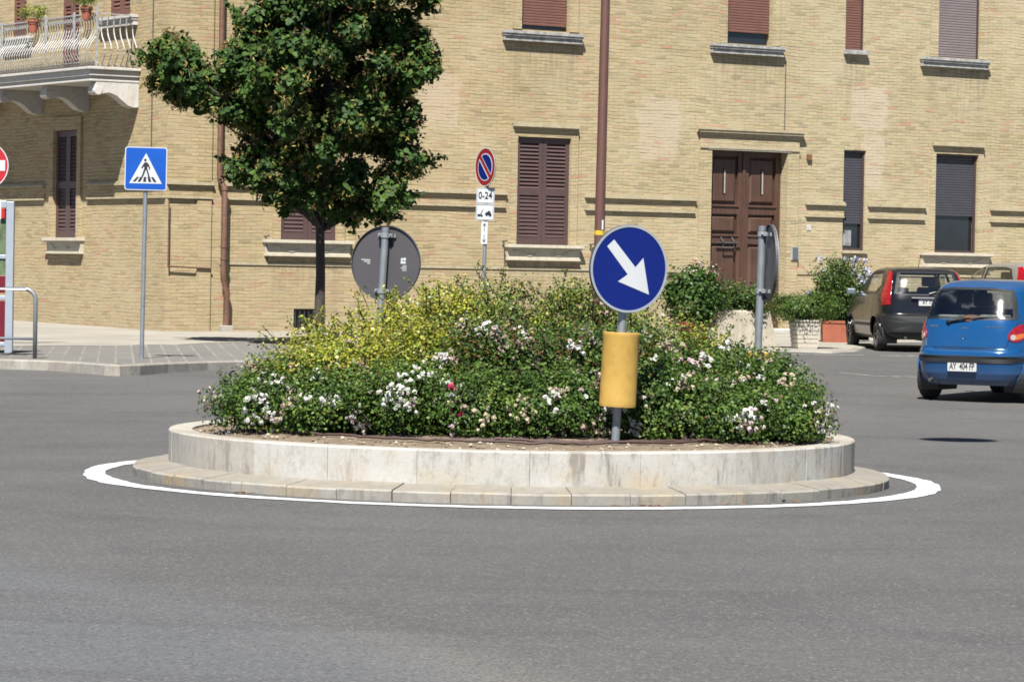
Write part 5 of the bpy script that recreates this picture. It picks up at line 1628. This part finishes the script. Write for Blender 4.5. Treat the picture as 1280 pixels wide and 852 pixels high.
mb = MB(); mb.box((-1.64, -.014, .12), (-.06, .014, at(5, 376, Ys).z - hp(Ys))); mb.box((-1.64, -.012, at(5, 366, Ys).z - hp(Ys)), (-.06, .012, at(5, 345, Ys).z - hp(Ys))); mb.build('red_panel', 'red_panel', o)
mb = MB(); mb.box((-.14, -.065, zt_ - .24), (-.075, -.035, zt_ - .10)); mb.build('red_badge', 'sign_red', o)
# scooter handlebar peeking out behind the panel
Yk = 49.5
p0 = at(2, 405, Yk)
o = empty('scooter', (p0.x - .98, Yk, hp(Yk))); tag(o, 'black scooter parked behind the street panel, only its mirror showing', 'scooter')
mb = MB()
mb.M = Matrix.Rotation(R(0), 4, 'Z')
mb.prism([(-.7, .35), (-.55, .62), (-.1, .66), (-.05, .35), (.15, .28), (.32, .75), (.36, .95), (.42, .95), (.46, .6), (.50, .35), (.1, .2), (-.4, .22)], -.12, .12)
mb.build('body', 'paint_black', o, bevel=.03)
for x_ in (-.55, .58):
    mb = MB(); mb.M = Matrix.Translation((x_, 0, .24)) @ Matrix.Rotation(R(90), 4, 'X'); mb.lathe([(.12, -.05), (.2, -.055), (.24, -.03), (.24, .03), (.2, .055), (.12, .05), (.03, .04), (.03, -.04), (.12, -.05)], 24); mb.build('wheel', 'rubber', o, smooth=True)
mb = MB(); mb.tube([(.36, -.32, 1.0), (.36, .32, 1.0)], .018, 8); mb.tube([(.36, 0, .9), (.36, 0, 1.0)], .03, 8)
mq = at(16.5, 374.5, Yk)
mx_, mz_ = mq.x - o.location.x, mq.z - o.location.z
mb.tube([(.36, -.2, 1.0), (mx_ - .08, -.3, mz_ - .02)], .007, 6); mb.build('handlebar', 'black', o)
mb = MB(); mb.M = Matrix.Translation((mx_, -.3, mz_)) @ Matrix.Rotation(R(90), 4, 'X'); mb.lathe([(.001, -.02), (.045, -.015), (.052, 0), (.045, .015), (.001, .02)], 18); mb.build('mirror', 'black', o, smooth=True)

# ================================================================== ADDED SHADOW CASTER (unseen disc on a cable, put in to shade the road)
sh = ground(1198, 549.5)
hL = 7.5
lp = sh + Vector((tosun.x, tosun.y, 0)) * (hL / tosun.z); lp.z = hL
o = empty('added_shadow_caster', tuple(lp)); tag(o, 'unseen lamp-shaped disc on a cable, added to cast the oval road shadow', 'shadow caster')
mb = MB(); mb.lathe([(.001, .16), (.10, .15), (.16, .08), (.36, .02), (.37, -.01), (.34, -.02), (.001, -.05)], 32); mb.M = Matrix.Identity(4); mb.build('caster_disc', 'galvanised_grey', o, smooth=True, auto=40)
mb = MB(); mb.tube([(-14, 0, .9), (-6, 0, .45), (0, 0, .2), (6, 0, .5), (13, 0, .9)], .006, 5); mb.build('cable', 'iron', o)
for x_, lb in ((-14, 'unseen steel mast left of the roundabout, added to carry the shadow disc'), (13, 'unseen steel mast right of the roundabout, added to carry the shadow disc')):
    mb = MB(); mb.tube([(0, 0, 0), (0, 0, hL + 1.1)], [.1, .06], 14)
    q = mb.build('added_cable_mast', 'galvanised_grey', smooth=True); q.location = (lp.x + x_, lp.y, 0); tag(q, lb, 'mast', 'added cable masts')

# ================================================================== CARS
class Car:
    def __init__(s, table, name, label, loc, heading, group='cars'):
        s.T = np.array(table, float)
        s.o = empty(name, loc, heading); tag(s.o, label, 'car', group)
    def lev(s, z):
        T = s.T
        return [np.interp(z, T[:, 0], T[:, i]) for i in range(1, 5)]
    def plan(s, z, n=361):
        xr_, xf_, w_, e_ = s.lev(z)
        th = np.linspace(0, math.pi, n)
        # denser near corners
        c_, s_ = np.cos(th), np.sin(th)
        xc, l_ = (xr_ + xf_) / 2, (xf_ - xr_) / 2
        x = xc - l_ * np.sign(c_) * np.abs(c_) ** (2 / e_); y = w_ * np.abs(s_) ** (2 / e_)
        d = np.concatenate([[0], np.cumsum(np.hypot(np.diff(x), np.diff(y)))])
        return x, y, d
    def S(s, t, z):           # t = arc length from rear centre, + = left side
        x, y, d = s.plan(z)
        a = abs(t)
        return Vector((float(np.interp(a, d, x)), math.copysign(float(np.interp(a, d, y)), t), z))
    def side(s, x, z, sg=1):
        xr_, xf_, w_, e_ = s.lev(z)
        xc, l_ = (xr_ + xf_) / 2, (xf_ - xr_) / 2
        q = min(.9999, abs((x - xc) / l_))
        return Vector((x, sg * w_ * (1 - q ** e_) ** (1 / e_), z))
    def pt(s, mode, a, z, off):
        f = (lambda u, v: s.S(u, v)) if mode == 'rear' else (lambda u, v: s.side(u, v, 1 if mode == 'left' else -1))
        p = f(a, z); e = .004
        da = f(a + e, z) - f(a - e, z); dz = f(a, z + e) - f(a, z - e)
        n = da.cross(dz)
        if n.length < 1e-9: n = Vector((-1, 0, 0))
        n.normalize()
        c_ = Vector((p.x - .0, p.y, 0)) if mode == 'rear' else Vector((0, p.y, 0))
        outv = Vector((-1 if (mode == 'rear' and abs(p.y) < .6) else 0, p.y, .05))
        if n.dot(outv) < 0: n = -n
        return p + n * off
    def dens(s, poly, step=.04):
        out_ = []
        for i in range(len(poly)):
            a, b_ = poly[i], poly[(i + 1) % len(poly)]
            n = max(1, int(math.hypot(b_[0] - a[0], b_[1] - a[1]) / step))
            for k in range(n): out_.append((a[0] + (b_[0] - a[0]) * k / n, a[1] + (b_[1] - a[1]) * k / n))
        return out_
    def patch(s, mode, poly, off, name, mat, parent=None, inner=0.0, rings=6, thick=.006, step=.04):
        P = s.dens(poly, step); n = len(P)
        cx = sum(p[0] for p in P) / n; cz = sum(p[1] for p in P) / n
        mb = MB(); vs = []; fs = []
        ks = [1 - (1 - inner) * i / rings for i in range(rings + 1)]
        if inner == 0: ks[-1] = .001
        for k in ks:
            for p in P: vs.append(tuple(s.pt(mode, cx + (p[0] - cx) * k, cz + (p[1] - cz) * k, off)))
        for i in range(len(ks) - 1):
            for j in range(n): fs.append((i * n + j, i * n + (j + 1) % n, (i + 1) * n + (j + 1) % n, (i + 1) * n + j))
        # skirt
        b0 = len(vs)
        for p in P: vs.append(tuple(s.pt(mode, p[0], p[1], off - thick)))
        for j in range(n): fs.append((j, b0 + j, b0 + (j + 1) % n, (j + 1) % n))
        if inner:
            b1 = len(vs)
            for p in P: vs.append(tuple(s.pt(mode, cx + (p[0] - cx) * inner, cz + (p[1] - cz) * inner, off - thick)))
            L_ = (len(ks) - 1) * n
            for j in range(n): fs.append((L_ + j, L_ + (j + 1) % n, b1 + (j + 1) % n, b1 + j))
        mb.add(vs, fs)
        return mb.build(name, mat, parent or s.o, smooth=True, auto=50)
    def body(s, mat, holes, arches, zs=None):
        z0, z1 = s.T[0, 0], s.T[-1, 0]
        zs = np.concatenate([np.linspace(z0, z1 - .06, 86), np.linspace(z1 - .055, z1, 10)])
        na = 260
        rows = []
        for z in zs:
            x, y, d = s.plan(z)
            tt = np.linspace(0, d[-1], na // 2 + 1)
            X = np.interp(tt, d, x); Y = np.interp(tt, d, y)
            XX = np.concatenate([X, X[-2:0:-1]]); YY = np.concatenate([Y, -Y[-2:0:-1]])
            TT = np.concatenate([tt, -tt[-2:0:-1]])
            rows.append((XX, YY, TT))
        n = len(rows[0][0])
        vs = []; fs = []
        for z, (X, Y, T) in zip(zs, rows):
            vs += [(X[i], Y[i], z) for i in range(n)]
        for j in range(len(zs) - 1):
            zm_ = (zs[j] + zs[j + 1]) / 2
            for i in range(n):
                i2 = (i + 1) % n
                xm = (rows[j][0][i] + rows[j][0][i2] + rows[j + 1][0][i] + rows[j + 1][0][i2]) / 4
                ym = (rows[j][1][i] + rows[j][1][i2]) / 2
                tm = (rows[j][2][i] + rows[j][2][i2]) / 2
                kill = False
                for (mode, poly) in holes:
                    if mode == 'rear':
                        if abs(tm) < 1.1 and xm < 0 and inside(tm, zm_, poly): kill = True
                    elif mode == 'front':
                        if xm > 0.0 and abs(ym) < poly[0] and poly[1] < zm_ < poly[2]: kill = True
                    elif abs(tm) > .55 and (ym > 0) == (mode == 'left') and inside(xm, zm_, poly): kill = True
                for (ax, az, ar) in arches:
                    if math.hypot(xm - ax, zm_ - az) < ar and abs(ym) > .3: kill = True
                if not kill: fs.append((j * n + i, j * n + i2, (j + 1) * n + i2, (j + 1) * n + i))
        mb = MB(); mb.add(vs, fs)
        mb.add([vs[(len(zs) - 1) * n + i] for i in range(n)], [tuple(range(n))])
        s.b = mb.build('body', mat, s.o, smooth=True, auto=60)
        mb = MB(); mb.add([(v[0] * .985, v[1] * .97, v[2] + .01) for v in vs[:n]], [tuple(range(n))[::-1]]); mb.build('underside', 'car_trim', s.o)
        return s.b
    def arch(s, ax, az, ar, mode, mat):
        P = [(ax + ar * math.cos(a), az + ar * math.sin(a)) for a in np.linspace(R(-38), R(218), 40)]
        mb = MB(); vs = []
        for k, off in ((1.0, .0), (1.0, .012), (.9, .016), (.9, -.05)):
            for p in P:
                x = ax + (p[0] - ax) * k * (1.06 if k == 1.0 else 1.04); z = max(s.T[0, 0], az + (p[1] - az) * k * (1.06 if k == 1.0 else 1.04))
                q = s.pt(mode, x, z, 0); q.y += math.copysign(off, q.y); vs.append(tuple(q))
        n = len(P); fs = []
        for i in range(3):
            for j in range(n - 1): fs.append((i * n + j, i * n + j + 1, (i + 1) * n + j + 1, (i + 1) * n + j))
        mb.add(vs, fs); mb.build('arch_lip', mat, s.o, smooth=True, auto=60)
    def well(s, ax, az, ar, mode):
        sg = 1 if mode == 'left' else -1
        w_ = s.lev(.5)[2]
        mb = MB(); n = 24
        vs = []
        for y in (sg * (w_ - .05), sg * (w_ - .32)):
            for k in range(n): a = math.pi * 1.3 * k / (n - 1) - math.pi * .15; vs.append((ax + ar * math.cos(a), y, az + ar * math.sin(a)))
        fs = [(k, k + 1, n + k + 1, n + k) for k in range(n - 1)] + [tuple(range(n, 2 * n))]
        mb.add(vs, fs); mb.build('wheel_well', 'black', s.o)
    def wheel(s, ax, r, w_, track, sg, mat='rim_metal', spokes=6):
        c_ = (ax, sg * track / 2, r)
        M = Matrix.Translation(c_) @ Matrix.Rotation(R(90) * (-sg), 4, 'X')      # local z points outwards
        mb = MB(); mb.M = M
        h2 = w_ / 2
        mb.lathe([(r * .62, -h2), (r * .80, -h2 * 1.05), (r * .95, -h2 * .9), (r, -h2 * .6), (r * 1.0, h2 * .6), (r * .95, h2 * .9), (r * .80, h2 * 1.05), (r * .64, h2 * .95), (r * .62, h2 * .6)], 40)
        t = mb.build('wheel', 'rubber', s.o, smooth=True)
        mb = MB(); mb.M = M
        mb.lathe([(r * .63, h2 * .9), (r * .60, h2 * .95), (r * .56, h2 * .7), (r * .5, h2 * .35), (r * .2, h2 * .5), (r * .14, h2 * .75), (.001, h2 * .78)], 40, 1)
        mb.lathe([(r * .66, h2 * .93), (r * .62, h2 * 1.0), (r * .58, h2 * .9)], 40, 0)
        for k in range(spokes):
            mb.M = M @ Matrix.Rotation(2 * math.pi * k / spokes, 4, 'Z'); mb.box((r * .1, -r * .06, h2 * .5), (r * .6, r * .06, h2 * .82))
        mb.build('hubcap', [mat, 'car_trim'], t, bevel=.003)
    def interior(s, xs_f, xs_r, w_, zt, floor=.35):
        mb = MB()
        for sg in (-1, 1):
            c_ = sg * w_ * .45
            mb.box((xs_f - .1, c_ - .23, floor), (xs_f + .4, c_ + .23, floor + .18))
            mb.add([(xs_f - .14, c_ - .23, floor + .1), (xs_f + .02, c_ - .23, floor + .1), (xs_f + .02, c_ + .23, floor + .1), (xs_f - .14, c_ + .23, floor + .1),
                    (xs_f - .28, c_ - .19, zt - .32), (xs_f - .18, c_ - .19, zt - .32), (xs_f - .18, c_ + .19, zt - .32), (xs_f - .28, c_ + .19, zt - .32)],
                   [(0, 3, 2, 1), (4, 5, 6, 7), (0, 1, 5, 4), (1, 2, 6, 5), (2, 3, 7, 6), (3, 0, 4, 7)])
            mb.box((xs_f - .29, c_ - .12, zt - .31), (xs_f - .20, c_ + .12, zt - .14))
        mb.box((xs_r - .1, -w_ * .85, floor), (xs_r + .35, w_ * .85, floor + .2))
        mb.add([(xs_r - .14, -w_ * .85, floor + .1), (xs_r, -w_ * .85, floor + .1), (xs_r, w_ * .85, floor + .1), (xs_r - .14, w_ * .85, floor + .1),
                (xs_r - .26, -w_ * .8, zt - .48), (xs_r - .16, -w_ * .8, zt - .48), (xs_r - .16, w_ * .8, zt - .48), (xs_r - .26, w_ * .8, zt - .48)],
               [(0, 3, 2, 1), (4, 5, 6, 7), (0, 1, 5, 4), (1, 2, 6, 5), (2, 3, 7, 6), (3, 0, 4, 7)])
        for c_ in (-w_ * .5, w_ * .5): mb.box((xs_r - .26, c_ - .12, zt - .47), (xs_r - .18, c_ + .12, zt - .33))
        mb.box((xs_f + .75, -w_ * .9, floor + .2), (xs_f + 1.0, w_ * .9, zt - .52))
        mb.build('seats', 'seat', s.o, bevel=.03)
    def plate_at(s, z, txt, w_=.36, h_=.11, mode='rear', y=0.0, x=None, lean=0):
        p = s.S(y, z) if x is None else Vector((x, y, z))
        mb = MB(); M = Matrix.Translation((p.x - .009, y, z)) @ Matrix.Rotation(R(-90), 4, 'Z') @ Matrix.Rotation(R(lean), 4, 'X')
        mb.M = M; mb.prism(rrect(w_ / 2, h_ / 2, .008, 2), -.006, .006); b_ = mb.build('number_plate', 'plate_white', s.o)
        text_mesh(txt, h_ * .95, 'plate_text', 'black', b_, M @ Matrix.Translation((0, -.0075, -.001)) @ Matrix.Rotation(R(90), 4, 'X'), .64)
        return b_

# ---- small blue hatchback
tab = [(.20, -1.60, 1.62, .62, 5), (.26, -1.67, 1.69, .69, 5), (.34, -1.705, 1.73, .725, 5), (.46, -1.728, 1.75, .742, 4.8), (.56, -1.735, 1.74, .747, 4.8), (.600, -1.73, 1.73, .748, 4.8), (.625, -1.705, 1.72, .747, 4.8), (.645, -1.685, 1.71, .747, 4.8),
       (.75, -1.675, 1.62, .742, 4.6), (.85, -1.66, 1.45, .735, 4.6), (.94, -1.64, 1.15, .72, 4.4), (.985, -1.625, .92, .705, 4.4), (1.10, -1.575, .75, .668, 4.2), (1.22, -1.515, .58, .632, 4.2), (1.33, -1.445, .42, .596, 4.0),
       (1.39, -1.38, .30, .562, 3.8), (1.43, -1.29, .15, .52, 3.4), (1.455, -1.17, -.03, .45, 3.2), (1.472, -1.0, -.25, .34, 3), (1.48, -.8, -.5, .15, 3)]
axr, axf = -1.13, 1.19
th = R(-30)
YMz = 39.6
# find location so that the rear left tyre sits at px 1170,499
ct = Vector((math.cos(R(90) + th), math.sin(R(90) + th), 0))          # forward
lf = Vector((-ct.y, ct.x, 0))
rw = ground(1164, 498)
org = Vector((rw.x, rw.y, 0)) - ct * axr - lf * .64
blue = Car(tab, 'small_car', 'bright blue small hatchback driving away at the right edge', (org.x, org.y, gz(rw.y)), R(90) + th, 'cars by the building')
rear_w = [(-.53, 1.345), (-.30, 1.37), (.30, 1.37), (.53, 1.345), (.61, 1.18), (.655, 1.015), (.60, .995), (-.60, .995), (-.655, 1.015), (-.61, 1.18)]
sd_f = [(.45, 1.0), (-.22, 1.0), (-.22, 1.34), (-.05, 1.36), (.22, 1.28)]
sd_r = [(-.30, 1.0), (-1.02, 1.02), (-1.12, 1.12), (-1.02, 1.32), (-.85, 1.36), (-.30, 1.35)]
AR = [(axr, .27, .315), (axf, .27, .315)]
blue.body('paint_blue', [('rear', rear_w), ('left', sd_f), ('left', sd_r), ('right', sd_f), ('right', sd_r), ('front', (.5, 1.04, 1.33))], AR)
bw = blue.patch('rear', rear_w, .004, 'rear_window', 'car_trim', inner=.88)
blue.patch('rear', [(a * .93, 1.185 + (z - 1.185) * .93) for a, z in rear_w], .005, 'glass', 'car_glass', bw)
for mode in ('left', 'right'):
    for P_ in (sd_f, sd_r):
        w_ = blue.patch(mode, P_, .004, 'side_window', 'car_trim', inner=.86)
        cx = sum(p[0] for p in P_) / len(P_); cz = sum(p[1] for p in P_) / len(P_)
        blue.patch(mode, [(cx + (p[0] - cx) * .95, cz + (p[1] - cz) * .95) for p in P_], .005, 'glass', 'car_glass', w_)
    for a in AR: blue.arch(a[0], a[1], a[2], mode, 'paint_blue'); blue.well(a[0], a[1], a[2] + .01, mode)
for sg in (1, -1):
    # oval lamp cluster wrapped round the corner
    P_ = []
    for k in range(22):
        a = 2 * math.pi * k / 22
        P_.append((sg * (.70 + .165 * math.cos(a)), .840 + .10 * math.sin(a) + .045 * math.cos(a)))
    lo = blue.patch('rear', P_, .010, 'tail_lamp', 'lamp_red', rings=5, thick=.02)
    blue.patch('rear', [(sg * (.685 + .10 * math.cos(a)), .795 + .032 * math.sin(a) + .02 * math.cos(a)) for a in np.linspace(0, 2 * math.pi, 15)[:-1]], .014, 'indicator', 'lamp_orange', lo, rings=4)
    blue.patch('rear', [(sg * (.60 + .036 * math.cos(a)), .785 + .034 * math.sin(a)) for a in np.linspace(0, 2 * math.pi, 13)[:-1]], .016, 'reverse_light', 'lamp_clear', lo, rings=4)
    blue.wheel(axr, .272, .155, 1.30, sg); blue.wheel(axf, .272, .155, 1.30, sg)
blue.patch('rear', [(-.86, .52), (-.60, .475), (.60, .475), (.86, .52), (.86, .545), (.60, .555), (-.60, .555), (-.86, .545)], .012, 'bumper_strip', 'car_trim', thick=.02)
blue.plate_at(.425, 'AY  404 FP', .37, .115)
# hatch seams
def seam(car, pts, mode='rear', r=.004, mat='black'):
    mb = MB(); P = []
    for i in range(len(pts) - 1):
        for k in range(8): P.append((pts[i][0] + (pts[i + 1][0] - pts[i][0]) * k / 8, pts[i][1] + (pts[i + 1][1] - pts[i][1]) * k / 8))
    P.append(pts[-1])
    mb.tube([tuple(car.pt(mode, a, z, -.0015)) for a, z in P], r, 5); mb.build('panel_gap', mat, car.o)
seam(blue, [(-.70, 1.0), (-.60, .9), (-.52, .655), (.52, .655), (.60, .9), (.70, 1.0)], r=.006)
seam(blue, [(-.75, .632), (.75, .632)], r=.008)
for sg, mode in ((1, 'left'), (-1, 'right')): seam(blue, [(-.26, 1.38), (-.26, .3)], mode); seam(blue, [(.62, 1.0), (.62, .3)], mode); seam(blue, [(-1.0, 1.0), (-.98, .7), (-.8, .55)], mode)
# wiper, lock, lettering blobs, exhaust, antenna
mb = MB(); a = blue.pt('rear', .02, .975, .02); b_ = blue.pt('rear', -.16, 1.005, .03); c_ = blue.pt('rear', .30, .945, .03)
mb.tube([tuple(blue.pt('rear', .22, .955, .02)), tuple(blue.pt('rear', -.05, 1.00, .035)), tuple(blue.pt('rear', -.38, 1.025, .02))], [.016, .010, .006], 6)
mb.tube([tuple(blue.pt('rear', .24, .95, .004)), tuple(blue.pt('rear', .20, .955, .03))], .022, 8); mb.build('wiper', 'black', blue.o)
mb = MB()
for k in range(6): q = blue.pt('rear', -.28 - k * .035, .905 + .004 * (k % 2), .004); mb.cbox(tuple(q), (.006, .018, .02))
for k in range(3): q = blue.pt('rear', .46 - k * .045, .905, .004); mb.cbox(tuple(q), (.006, .022, .025))
for k in range(3): q = blue.pt('rear', .03 - k * .03, .885, .004); mb.cbox(tuple(q), (.006, .02, .016 + .008 * (k == 1)))
q = blue.pt('rear', 0, .775, .004); mb.M = Matrix.Translation(q) @ Matrix.Rotation(R(90), 4, 'Y'); mb.lathe([(.018, -.004), (.016, .004), (.001, .006)], 12); mb.build('badges', 'chrome', blue.b)
mb = MB(); mb.tube([(-1.55, .42, .26), (-1.72, .42, .255)], .022, 12); mb.build('exhaust', 'iron', blue.o)
blue.interior(-.15, -.85, .62, 1.45)
mb = MB(); mb.box((-1.52, -.56, .93), (-1.12, .56, .955)); mb.box((-1.5, -.45, .955), (-1.3, -.12, 1.05)); mb.box((-1.5, .15, .955), (-1.28, .48, 1.04)); mb.build('parcel_shelf', 'shelf_grey', blue.o, bevel=.02)
mb = MB(); mb.M = Matrix.Translation((-1.50, -.02, .99)); mb.lathe([(.001, -.05), (.13, -.04), (.15, .0), (.10, .05), (.001, .06)], 16); mb.build('cushion', 'leaf_litter', blue.o, smooth=True)
for sg in (1, -1):
    mb = MB(); mb.cbox((.52, sg * .80, .98), (.10, .14, .11)); mb.build('mirror', 'paint_blue', blue.o, bevel=.03)

# ---- black hatchback with tall lamps
tab2 = [(.20, -1.72, 1.72, .68, 6), (.27, -1.82, 1.80, .76, 6), (.34, -1.855, 1.84, .785, 6), (.50, -1.875, 1.87, .805, 6), (.60, -1.86, 1.86, .81, 6), (.625, -1.82, 1.85, .81, 6), (.645, -1.80, 1.84, .81, 6),
        (.78, -1.79, 1.75, .805, 5.6), (.88, -1.775, 1.55, .795, 5.6), (.93, -1.76, 1.30, .79, 5.4), (.97, -1.745, 1.05, .775, 5.4), (1.10, -1.70, .80, .73, 5), (1.22, -1.645, .55, .69, 5), (1.32, -1.58, .33, .652, 4.6),
        (1.38, -1.50, .18, .615, 4.2), (1.415, -1.40, .0, .57, 3.8), (1.435, -1.25, -.2, .48, 3.2), (1.448, -1.0, -.45, .33, 3), (1.452, -.8, -.6, .15, 3)]
def hatch(tab_, name, label, px, py, th_, paintm, plate_txt, group='cars by the building', lightm=None):
    axr, axf = -1.24, 1.21
    ct = Vector((math.cos(R(90) + th_), math.sin(R(90) + th_), 0)); lf = Vector((-ct.y, ct.x, 0))
    rw = ground(px, py)
    org = Vector((rw.x, rw.y, 0)) - ct * axr - lf * .70
    mid = org.y
    c = Car(tab_, name, label, (org.x, org.y, gz(rw.y) + .01), R(90) + th_, group)
    c.o.rotation_euler = (0, 0, R(90) + th_)
    rear_w = [(-.50, 1.36), (.50, 1.36), (.545, 1.20), (.59, .985), (.40, .965), (-.40, .965), (-.59, .985), (-.545, 1.20)]
    sd_f = [(.62, .975), (-.16, .975), (-.16, 1.355), (.05, 1.36), (.26, 1.29)]
    sd_r = [(-.22, .975), (-1.0, .985), (-1.30, 1.12), (-1.12, 1.33), (-.9, 1.36), (-.22, 1.355)]
    AR = [(axr, .285, .335), (axf, .285, .335)]
    c.body(paintm, [('rear', rear_w), ('left', sd_f), ('left', sd_r), ('right', sd_f), ('right', sd_r), ('front', (.55, 1.02, 1.31))], AR)
    w_ = c.patch('rear', rear_w, .004, 'rear_window', 'car_trim', inner=.9)
    c.patch('rear', [(a * .94, 1.17 + (z - 1.17) * .94) for a, z in rear_w], .005, 'glass', 'car_glass', w_)
    for mode in ('left', 'right'):
        for P_ in (sd_f, sd_r):
            w_ = c.patch(mode, P_, .004, 'side_window', 'car_trim', inner=.88)
            cx = sum(p[0] for p in P_) / len(P_); cz = sum(p[1] for p in P_) / len(P_)
            c.patch(mode, [(cx + (p[0] - cx) * .95, cz + (p[1] - cz) * .95) for p in P_], .005, 'glass', 'car_glass', w_)
        for a in AR: c.arch(a[0], a[1], a[2], mode, paintm); c.well(a[0], a[1], a[2] + .01, mode)
        seam(c, [(-.19, 1.38), (-.19, .3)], mode); seam(c, [(.72, .97), (.75, .3)], mode); seam(c, [(-1.0, .98), (-.93, .7), (-.8, .5)], mode)
        c.patch(mode, [(-.85, .42), (.85, .42), (.85, .47), (-.85, .47)], .012, 'side_strip', 'car_trim', rings=2)
    for sg in (1, -1):
        lo = c.patch('rear', [(sg * .655, .80), (sg * .90, .78), (sg * .93, .95), (sg * .82, 1.15), (sg * .72, 1.355), (sg * .60, 1.365), (sg * .615, 1.20), (sg * .65, 1.0)], .012, 'tail_lamp', 'lamp_red', rings=5, thick=.02)
        for z_ in (.90, 1.02): seam_m = MB(); seam_m.tube([tuple(c.pt('rear', sg * t_, z_, .012)) for t_ in np.linspace(.66, .88, 6)], .006, 5); seam_m.build('lens_rib', 'sign_dark_red', lo)
        c.wheel(axr, .287, .165, 1.42, sg, spokes=5); c.wheel(axf, .287, .165, 1.42, sg, spokes=5)
        mb = MB(); mb.cbox((.66, sg * .87, 1.0), (.10, .16, .12)); mb.build('mirror', 'intercom' if sg > 0 and paintm == 'paint_black' else paintm, c.o, bevel=.03)
    c.patch('rear', [(-1.02, .335), (1.02, .335), (1.02, .60), (-1.02, .60)], .010, 'bumper', 'car_trim', thick=.03, rings=8)
    mb = MB(); mb.M = Matrix.Identity(4)
    c.plate_at(.845, plate_txt, .34, .115)
    mb = MB(); mb.box((-1.825, -.30, .905), (-1.77, .30, .93)); mb.build('hatch_handle', 'rim_metal', c.o, bevel=.006)
    mb = MB(); mb.tube([tuple(c.pt('rear', -.02, .985, .01)), tuple(c.pt('rear', -.12, 1.01, .035)), tuple(c.pt('rear', -.42, 1.02, .02))], [.02, .012, .006], 6); mb.build('wiper', 'black', c.o)
    seam(c, [(-.64, 1.36), (-.66, .66), (.66, .66), (.64, 1.36)])
    c.interior(-.1, -.95, .68, 1.42)
    mb = MB(); mb.tube([(-.9, 0, 1.45), (-1.15, 0, 1.72)], [.006, .003], 5); mb.build('antenna', 'black', c.o)
    mb = MB(); mb.tube([(-1.6, .4, .24), (-1.84, .4, .235)], .024, 12); mb.box((-1.7, -.5, .2), (-1.3, .5, .28)); mb.build('exhaust', 'iron', c.o)
    return c
hatch(tab2, 'parked_hatchback', 'black hatchback with tall red tail lamps, beside the terracotta box', 1101, 438.5, R(5), 'paint_black', 'AY 709')
cs = hatch(tab2, 'parked_hatchback', 'dusty silver grey hatchback mostly hidden behind the blue car', 1263, 437.5, R(20), 'paint_silver', '')
cs.o.scale = (1, 1, 1.075)

# dry leaves in the gutter of the step
mb = MB()
for (cx, cy, n) in ((.92, 20.98 + .2, 16), (.75, 21.15, 6), (1.45, 21.45, 5), (-1.8, 21.7, 8), (1.9, 21.85, 4)):
    for k in range(n):
        x = cx + random.gauss(0, .05); y = cy + random.gauss(0, .03); s_ = random.uniform(.012, .03); a_ = random.uniform(0, 6)
        v = [(x + s_ * math.cos(a_ + q * 1.57), y + s_ * .6 * math.sin(a_ + q * 1.57), .008 + random.uniform(0, .012)) for q in range(4)]
        mb.add(v, [(0, 1, 2, 3)])
tag(mb.build('dry_leaves', 'leaf_litter'), 'few dry brown leaves lying at the foot of the stone step', 'leaves', kind='stuff')
